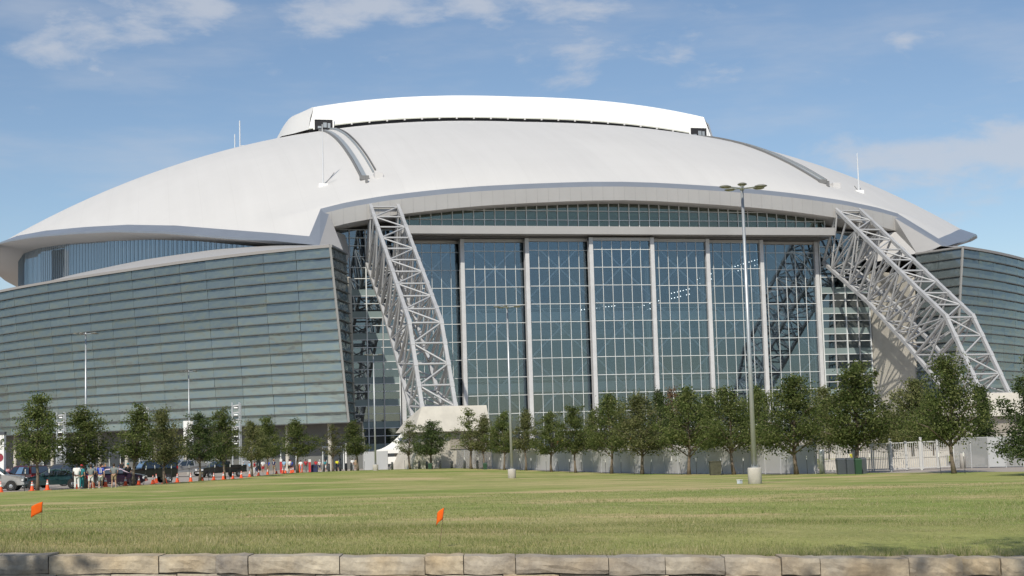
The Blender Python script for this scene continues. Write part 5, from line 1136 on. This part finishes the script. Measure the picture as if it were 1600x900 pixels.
def car(kind, col, px, d, yaw, label, sc=1.0, rough=.28, two_tone=None):
    prof, belt, wb = PROF[kind]; W = .90; roofz = max(z for x, z in prof)
    hw = lambda z: W if z <= belt else W - .20 * (z - belt) / (roofz - belt)
    g_ = on_ground(px, d); root = empty('parked_' + kind if kind != 'suv' else 'parked_suv', g_, yaw); tag(root, label, 'car' if kind in ('sedan', 'suv', 'jeep') else 'pickup truck', 'parked vehicles'); root.scale = (sc,) * 3
    paint = mat('paint_%.3f_%.3f_%.3f' % col, col, rough, .35, coat=.6)
    b = MB(); n = len(prof)
    ins = lambda x, z: (hw(z) - (.07 if z < .5 else 0) - (.10 if abs(x) > 2.2 else 0))
    L_ = [(x, ins(x, z), z) for x, z in prof]; R_ = [(x, -y, z) for x, y, z in L_]
    C_ = [(x, 0, z + (.025 if z > .6 else 0)) for x, z in prof]
    b.poly(L_); b.poly(R_[::-1]); b.grid([L_, C_, R_]); b.quad(L_[0], R_[0], R_[-1], L_[-1])
    body = b.build('body', paint, root)
    # glass house
    cab = [(x, z) for x, z in prof if z > belt + .1]; x0, x1 = cab[0][0], cab[-1][0]
    k0 = prof.index(cab[0]); k1 = prof.index(cab[-1]); rb, wsb = prof[k0 - 1], prof[k1 + 1]
    zt = min(cab[0][1], cab[-1][1]) - .07; zb = belt + .05
    ax = lambda p, q_, z: p[0] + (q_[0] - p[0]) * (z - p[1]) / (q_[1] - p[1])
    for s_ in (1, -1):
        xr0, xf0 = ax(rb, cab[0], max(zb, rb[1] + .02)) + .14, ax(wsb, cab[-1], max(zb, wsb[1] + .02)) - .12; xr1, xf1 = ax(rb, cab[0], zt) + .10, ax(wsb, cab[-1], zt) - .08
        nw = 3 if kind in ('suv',) else 2
        for i in range(nw):
            f0, f1 = i / nw + .02, (i + 1) / nw - .02; lp = lambda a, c, f: a + (c - a) * f
            q4 = [(lp(xr0, xf0, f0), s_ * (hw(zb) + .012), zb), (lp(xr0, xf0, f1), s_ * (hw(zb) + .012), zb), (lp(xr1, xf1, f1), s_ * (hw(zt) + .012), zt), (lp(xr1, xf1, f0), s_ * (hw(zt) + .012), zt)]
            MB().quad(*q4).build('side_window', M_CGLASS, root)
        for xw in (wb, -wb):
            MB().lathe([(.40, s_ * (W + .004)), (.02, s_ * (W + .005))], 18, (xw, 0, .36), 'y').build('wheel_arch', M_TRIMB, root)
            wh = link('wheel', tyre_me, root, M_TYRE, (xw, s_ * (W - .09), .34)); link('rim', rim_me, wh, M_RIM)
        fx, rx = prof[-2][0], prof[1][0]
        MB().box(fx - .16, fx + .012, min(s_ * .46, s_ * .80), max(s_ * .46, s_ * .80), prof[-2][1] - .12, prof[-2][1] + .10).build('headlight', M_HEAD, root)
        MB().box(rx - .012, rx + .1, min(s_ * .58, s_ * .80), max(s_ * .58, s_ * .80), prof[1][1] - .05, prof[1][1] + .22).build('taillight', M_TAIL, root)
        MB().box(x1 + .25, x1 + .42, min(s_ * .92, s_ * 1.08), max(s_ * .92, s_ * 1.08), zb, zb + .14).build('mirror', paint, root)
        MB().box(-.35, -.15, min(s_ * (W + .002), s_ * (W + .03)), max(s_ * (W + .002), s_ * (W + .03)), belt - .16, belt - .12).build('door_handle', paint, root)
        if two_tone: MB().box(-wb + .42, wb - .42, min(s_ * (W + .001), s_ * (W + .025)), max(s_ * (W + .001), s_ * (W + .025)), .42, .62).build('side_cladding', mat('cladding_%.2f' % two_tone[0], two_tone, .6), root)
    off = .014
    def screen(p, q_, nm):
        n_ = Vector((q_[1] - p[1], 0, -(q_[0] - p[0]))).normalized(); n_ = n_ if n_.z > 0 else -n_; a = (p[0] + (q_[0] - p[0]) * .10, p[1] + (q_[1] - p[1]) * .10); c = (p[0] + (q_[0] - p[0]) * .90, p[1] + (q_[1] - p[1]) * .90)
        P4 = [(a[0], hw(a[1]) - .10, a[1]), (a[0], -hw(a[1]) + .10, a[1]), (c[0], -hw(c[1]) + .08, c[1]), (c[0], hw(c[1]) - .08, c[1])]; MB().quad(*[tuple(Vector(v) + n_ * .035) for v in P4]).build(nm, M_CGLASS, root)
    screen(wsb, cab[-1], 'windscreen'); screen(rb, cab[0], 'rear_window')
    fx = prof[-2][0]; MB().box(fx - .1, fx + .02, -.44, .44, prof[-2][1] - .16, prof[-2][1] + .06).build('grille', M_TRIMB if kind != 'pickup' else M_CHROME, root)
    MB().box(prof[-1][0] - .12, fx + .07, -.80, .80, prof[-1][1] + .02, prof[-1][1] + .20).build('bumper', M_CHROME if kind in ('pickup',) else paint, root); MB().box(prof[0][0] - .07, prof[0][0] + .1, -.80, .80, prof[0][1] + .02, prof[0][1] + .20).build('bumper', paint, root)
    MB().box(fx + .072, fx + .08, -.18, .18, prof[-1][1] + .06, prof[-1][1] + .17).build('number_plate', M_PLATE, root)
    if kind == 'pickup':
        MB().box(-2.86, -1.0, -.74, .74, 1.10, 1.175).build('bed_floor', M_TRIMB, root)
        for s_ in (1, -1): MB().box(-2.92, -.95, min(s_ * .76, s_ * .9), max(s_ * .76, s_ * .9), 1.12, 1.36).build('bed_side', paint, root)
        MB().box(-2.96, -2.88, -.76, .76, 1.12, 1.36).build('tailgate', paint, root)
    if kind in ('suv', 'jeep'):
        for s_ in (1, -1): MB().tube([(-1.6, s_ * .62, roofz + .06), (.1, s_ * .62, roofz + .06)], .025, 6).build('roof_rail', M_TRIMB, root)
    return root
VL = math.pi                                       # facing the left of the photograph
car('suv', (.50, .51, .51), -11, 107.5, -YAW + .12, 'silver suv cut off by the left edge, nose to the right', 1.0, .35, (.20, .20, .20))
car('suv', (.09, .012, .016), 38, 117, VL - .95, 'dark red suv between the silver suv and the green sedan', 1.02)
car('sedan', (.018, .055, .060), 84, 111.5, VL - YAW + .22, 'dark teal green sedan facing left behind the cones', 1.0, .22)
car('suv', (.012, .014, .018), 92, 124, VL - YAW + .15, 'black suv right behind the green sedan', 1.08)
car('suv', (.55, .53, .48), 74, 138, VL - YAW + .35, 'cream suv whose roof shows above the black one', 1.0)
car('sedan', (.02, .028, .09), 160, 122, VL - YAW + .2, 'dark blue car behind the people in blue and grey', 1.05)
car('sedan', (.025, .010, .030), 184, 118, -YAW + .1, 'dark plum car nose behind the person in grey', .95)
car('sedan', (.58, .57, .54), 192, 140, VL - YAW + .4, 'white sedan between the people and the black jeep', 1.0)
car('jeep', (.010, .011, .013), 232, 130, VL - YAW + .55, 'boxy black off-roader facing left under the trees', 1.05, .3)
car('pickup', (.36, .37, .38), 289, 166, VL - YAW + .62, 'silver pickup truck facing left beyond the cones', 1.0, .3)
car('pickup', (.02, .022, .024), 345, 163, VL - YAW + .7, 'black pickup truck behind the two close trees', .95)
car('suv', (.42, .43, .43), 116, 172, VL - YAW + .5, 'grey suv far back among the crowd', 1.0)
car('sedan', (.30, .31, .33), 30, 150, VL - YAW + .3, 'grey car roof far back at the left', 1.0)
car('sedan', (.25, .03, .03), 8, 132, VL - YAW + .3, 'red car behind the silver suv', 1.0)

# ------------------------------------------------------------------ people
def skin_mesh(name, verts, edges, radii, root=0, sub_=1):
    me = bpy.data.meshes.new(name); me.from_pydata(verts, edges, []); o = bpy.data.objects.new(name, me); COL.objects.link(o)
    m = o.modifiers.new('skin', 'SKIN'); m.use_smooth_shade = True
    for i, r in enumerate(radii): me.skin_vertices[0].data[i].radius = r if isinstance(r, tuple) else (r, r)
    me.skin_vertices[0].data[root].use_root = True
    s_ = o.modifiers.new('subd', 'SUBSURF'); s_.levels = s_.render_levels = sub_
    dg = bpy.context.evaluated_depsgraph_get(); out_ = bpy.data.meshes.new_from_object(o.evaluated_get(dg)); out_.name = name; bpy.data.objects.remove(o); return out_
def pose(name):
    """joints in metres for a 1.76 m figure that faces -Y"""
    J = dict(pel=(0, 0, .96), waist=(0, 0, 1.10), chest=(0, .01, 1.32), neck=(0, 0, 1.47), head0=(0, -.005, 1.55), head1=(0, -.015, 1.65), head2=(0, -.005, 1.725))
    if name == 'stand': A_ = {1: ((.19, 0, 1.42), (.245, .02, 1.15), (.25, -.05, .91)), -1: ((-.19, 0, 1.42), (-.25, .02, 1.15), (-.245, -.05, .91))}; G = {1: ((.095, 0, .90), (.105, -.02, .49), (.11, .02, .09)), -1: ((-.095, 0, .90), (-.11, -.01, .49), (-.12, .02, .09))}
    elif name == 'walk': A_ = {1: ((.19, 0, 1.42), (.24, -.14, 1.18), (.22, -.30, .98)), -1: ((-.19, 0, 1.42), (-.25, .14, 1.16), (-.25, .14, .92))}; G = {1: ((.09, 0, .90), (.10, .04, .49), (.10, .26, .14)), -1: ((-.09, 0, .90), (-.10, -.16, .51), (-.10, -.26, .09))}
    else: A_ = {1: ((.19, 0, 1.42), (.30, -.02, 1.18), (.16, -.18, 1.08)), -1: ((-.19, 0, 1.42), (-.31, .02, 1.18), (-.17, -.16, 1.05))}; G = {1: ((.10, 0, .90), (.14, -.03, .49), (.15, .02, .09)), -1: ((-.10, 0, .90), (-.12, .0, .49), (-.16, .02, .09))}
    v, e, r = [], [], []; idx = {}
    def add(k, p, rad_): idx[k] = len(v); v.append(p); r.append(rad_)
    for k, q_ in (('pel', (.15, .105)), ('waist', (.135, .095)), ('chest', (.165, .11)), ('neck', .058), ('head0', (.062, .075)), ('head1', (.078, .096)), ('head2', (.055, .068))): add(k, J[k], q_)
    for a, c in (('pel', 'waist'), ('waist', 'chest'), ('chest', 'neck'), ('neck', 'head0'), ('head0', 'head1'), ('head1', 'head2')): e.append((idx[a], idx[c]))
    for s_ in (1, -1):
        sh, el, wr = A_[s_]; hp, kn, an = G[s_]; d = (Vector(wr) - Vector(el)).normalized()
        for k, p, q_ in (('sh', sh, .056), ('el', el, .042), ('wr', wr, .028), ('pm', tuple(Vector(wr) + d * .07), (.042, .022)), ('hip', hp, .085), ('kn', kn, .058), ('an', an, .038), ('toe', (an[0], an[1] - .14, an[2] - .055), (.042, .030))): add(k + str(s_), p, q_)
        e += [(idx['chest'], idx['sh%d' % s_]), (idx['sh%d' % s_], idx['el%d' % s_]), (idx['el%d' % s_], idx['wr%d' % s_]), (idx['wr%d' % s_], idx['pm%d' % s_]), (idx['pel'], idx['hip%d' % s_]), (idx['hip%d' % s_], idx['kn%d' % s_]), (idx['kn%d' % s_], idx['an%d' % s_]), (idx['an%d' % s_], idx['toe%d' % s_])]
        # five fingers of unequal length, slightly curled
        pm = Vector(wr) + d * .07
        for f, (off, ln) in enumerate(((-.030, .055), (-.012, .068), (.008, .072), (.026, .062), (-.040, .040))):
            b0 = pm + Vector((0, off, 0)) + (d * .02 if f < 4 else -d * .03); b1 = b0 + d * ln + (Vector((-s_ * .012, 0, 0)) if f < 4 else Vector((0, -.03, 0)))
            add('f%d%d' % (f, s_), tuple(b0 + d * .01), .009); add('g%d%d' % (f, s_), tuple(b1), .008); e += [(idx['pm%d' % s_], idx['f%d%d' % (f, s_)]), (idx['f%d%d' % (f, s_)], idx['g%d%d' % (f, s_)])]
    body = skin_mesh('body', v, e, r)
    def cloth(keys, eds, rr, nm): 
        vi = {k: i for i, k in enumerate(keys)}; return skin_mesh(nm, [v[idx[k]] if k in idx else k for k in keys], [(vi[a], vi[c]) for a, c in eds], rr)
    half = lambda a, c, f: tuple(Vector(v[idx[a]]).lerp(Vector(v[idx[c]]), f))
    def cloth2(nodes, eds, nm): 
        ks = list(nodes); return skin_mesh(nm, [nodes[k][0] for k in ks], [(ks.index(a), ks.index(c)) for a, c in eds], [nodes[k][1] for k in ks])
    sh_ = {'pel': (tuple(Vector(v[idx['pel']]) + Vector((0, 0, -.02))), (.175, .13)), 'waist': (v[idx['waist']], (.165, .125)), 'chest': (v[idx['chest']], (.19, .135)), 'neck': (half('chest', 'neck', .72), .085)}; se = [('pel', 'waist'), ('waist', 'chest'), ('chest', 'neck')]
    for s_ in ('1', '-1'):
        sh_['s' + s_] = (v[idx['sh' + s_]], .078); sh_['e' + s_] = (half('sh' + s_, 'el' + s_, .78), .066); se += [('chest', 's' + s_), ('s' + s_, 'e' + s_)]
    shirt = cloth2(sh_, se, 'shirt')
    st = {'pel': (tuple(Vector(v[idx['pel']]) + Vector((0, 0, .04))), (.165, .125))}; lt = dict(st); e1, e2 = [], []
    for s_ in ('1', '-1'):
        st['h' + s_] = (v[idx['hip' + s_]], .105); st['k' + s_] = (half('hip' + s_, 'kn' + s_, .92), .092); e1 += [('pel', 'h' + s_), ('h' + s_, 'k' + s_)]
        lt['h' + s_] = (v[idx['hip' + s_]], .100); lt['k' + s_] = (v[idx['kn' + s_]], .075); lt['a' + s_] = (half('kn' + s_, 'an' + s_, .93), .062); e2 += [('pel', 'h' + s_), ('h' + s_, 'k' + s_), ('k' + s_, 'a' + s_)]
    shorts = cloth2(st, e1, 'shorts'); trousers = cloth2(lt, e2, 'trousers')
    hair = MB().lathe([(.005, 1.765), (.05, 1.755), (.085, 1.715), (.093, 1.66), (.086, 1.60), (.06, 1.565)], 12, (0, .022, 0), sy=1.08).mesh('hair', True)
    cap = MB().lathe([(.005, 1.785), (.06, 1.772), (.094, 1.725), (.100, 1.67), (.09, 1.665)], 14, (0, .005, 0), sy=1.08).box(-.07, .07, -.20, -.08, 1.672, 1.69).mesh('cap', True)
    face = MB()
    for x in (-.030, .030): face.lathe([(.002, -.012), (.012, -.006), (.012, .004)], 6, (x, -.100, 1.652), 'y')
    face.box(-.012, .012, -.124, -.09, 1.605, 1.645).box(-.028, .028, -.104, -.09, 1.575, 1.585)
    face = face.mesh('face')
    shoes = MB()
    for s_ in ('1', '-1'): a = v[idx['an' + s_]]; shoes.box(a[0] - .05, a[0] + .05, a[1] - .20, a[1] + .07, a[2] - .09, a[2] - .005)
    return dict(body=body, shirt=shirt, shorts=shorts, trousers=trousers, hair=hair, cap=cap, face=face, shoes=shoes.mesh('shoes'))
POSES = {k: pose(k) for k in ('stand', 'walk', 'elbows')}
COLS = dict(white=(.78, .78, .77), grey=(.20, .225, .225), blue=(.03, .07, .42), navy=(.015, .022, .09), teal=(.03, .22, .25), red=(.50, .03, .04), black=(.015, .015, .016), tan=(.34, .26, .16), orange=(.62, .22, .04), yellow=(.65, .62, .03), khaki=(.30, .25, .16), green=(.03, .25, .14), pink=(.6, .3, .3), sky=(.25, .42, .58))
SKIN = [mat('skin_light', (.50, .30, .21), .6), mat('skin_mid', (.34, .19, .12), .6), mat('skin_dark', (.12, .065, .045), .6)]; HAIR = [mat('hair_brown', (.045, .028, .018), .7), mat('hair_black', (.012, .011, .01), .7), mat('hair_fair', (.28, .20, .10), .7)]
def cloth_mat(c): return mat('cloth_' + c, COLS[c], .85, noise=(18, .08))
def person(px, d, yaw, top, bottom, label, ps='stand', short=True, cap=None, skin=0, hair=0, h=1.76, group=None, z=None, jersey=False):
    g_ = on_ground(px, d); 
    if z is not None: g_.z = z
    if label.startswith('distant'): label = label.replace(' top ', ' top, ' + bottom + (' shorts' if short else ' trousers') + (', ' + cap + ' cap, ' if cap else ' '))
    r_ = empty('person', g_, yaw); tag(r_, label, 'person', group); r_.scale = (h / 1.76,) * 3; P = POSES[ps]
    link('body', P['body'], r_, SKIN[skin]); link('shirt', P['shirt'], r_, cloth_mat(top)); link('shorts' if short else 'trousers', P['shorts' if short else 'trousers'], r_, cloth_mat(bottom))
    link('hair', P['hair'], r_, HAIR[hair]); link('face', P['face'], r_, mat('face_dark', (.10, .05, .04), .7)); link('shoes', P['shoes'], r_, mat('shoe_light', (.45, .44, .42), .7))
    if cap: link('cap', P['cap'], r_, cloth_mat(cap))
    if jersey: MB().box(-.075, -.035, .138, .150, 1.12, 1.36).box(.015, .055, .138, .150, 1.12, 1.36).box(-.13, .13, .128, .136, 1.39, 1.42).build('jersey_number', cloth_mat('white'), r_)
BK = math.pi - YAW                                  # back to the camera
person(120, 105.0, BK + .2, 'white', 'white', 'person in white shirt and white trousers seen from behind', 'stand', False, None, 2, 1, 1.85)
person(127.5, 106.0, BK - .3, 'teal', 'teal', 'person in teal with a red cap, next to the one in white', 'stand', False, 'red', 0)
person(142, 105.8, BK, 'grey', 'white', 'person in grey shirt and white shorts with hands in front', 'elbows', True, None, 0, 0, 1.78)
person(157, 106.6, BK + .3, 'blue', 'white', 'person in blue numbered jersey and white shorts', 'walk', True, None, 0, 0, 1.80, jersey=True)
person(178, 108.6, BK - .1, 'grey', 'tan', 'broad person in grey shirt and tan shorts', 'elbows', True, None, 0, 0, 1.80)
person(200, 118, -YAW + .6, 'black', 'black', 'person in black between the white sedan and the off-roader', 'stand', False, 'teal', 0)
person(452, 188, BK - .1, 'white', 'black', 'person in white shirt and black shorts walking past the cones', 'walk', True, None, 0, 1)
person(411, 196, BK + .3, 'white', 'red', 'person in white shirt and red shorts beyond the cones', 'stand', True, None, 0, 1)
person(428, 193, BK - .5, 'navy', 'tan', 'person in navy with orange cap beyond the cones', 'elbows', True, 'orange', 0)
person(444, 199, BK, 'sky', 'grey', 'person in pale blue near the red pedestal', 'stand', False, None, 0)
person(419, 203, BK, 'blue', 'khaki', 'person in blue shirt beyond the cones', 'stand', True)
person(470, 208, BK, 'white', 'sky', 'person in white far behind the blue bin', 'stand', True); person(551, 206, BK, 'white', 'white', 'person in white standing by a small oak left of the grey panels', 'stand', False, None, 0, 1)
person(556, 208, BK, 'tan', 'khaki', 'person in tan beside the one in white by the small oak', 'stand'); person(508, 214, -YAW, 'teal', 'white', 'person in teal shirt behind the bollards', 'stand'); person(527, 216, BK, 'yellow', 'navy', 'person in yellow behind the bollards', 'elbows')
person(1333, 131, BK, 'yellow', 'navy', 'guard in fluorescent yellow behind the picket gates', 'elbows', False, 'black')
used = set()
def combo(tops, where):                             # an outfit nobody else in that crowd wears
    while True:
        c = (random.choice(tops), random.choice(['navy', 'khaki', 'white', 'black', 'grey']), random.random() < .6, random.choice([None, None, None, 'white', 'navy', 'red', 'black']))
        if (c, where) not in used: used.add((c, where)); return c
def bystander(px, d, tops, where, group, z=None):
    c, bt, sh, cp_ = combo(tops, where)
    person(px, d, random.uniform(0, 6.28), c, bt, 'distant person, ' + c + ' top ' + where, random.choice(['stand', 'walk', 'elbows']), sh, cp_, random.randrange(3), random.randrange(3), random.uniform(1.62, 1.88), group, z=z)
for i in range(30): bystander(random.uniform(6, 200), random.uniform(165, 212), ['white', 'white', 'red', 'blue', 'navy', 'sky', 'teal', 'orange', 'yellow', 'grey', 'pink', 'black'], 'in crowd behind cars', 'crowd behind the parked cars')
for i in range(10): bystander(random.uniform(380, 500), random.uniform(205, 224), ['white', 'red', 'blue', 'sky', 'orange', 'grey'], 'under the glass flank', 'crowd under the glass flank')
TOPS = ['orange', 'red', 'yellow', 'white', 'yellow', 'navy', 'white', 'orange', 'white', 'tan', 'sky', 'pink', 'white', 'red', 'white', 'pink', 'orange', 'orange', 'orange', 'yellow', 'yellow', 'white', 'navy', 'white']
for i, px in enumerate([868, 872, 880, 884, 912, 921, 926, 985, 1012, 1020, 1046, 1092, 1100, 1110, 1118, 1128, 1196, 1269, 1318, 1322, 1330, 1385, 1397, 1402]):
    bystander(px, 236 + random.uniform(0, 8), [TOPS[i]], 'on plaza behind fence', 'people on the plaza', 2.3)
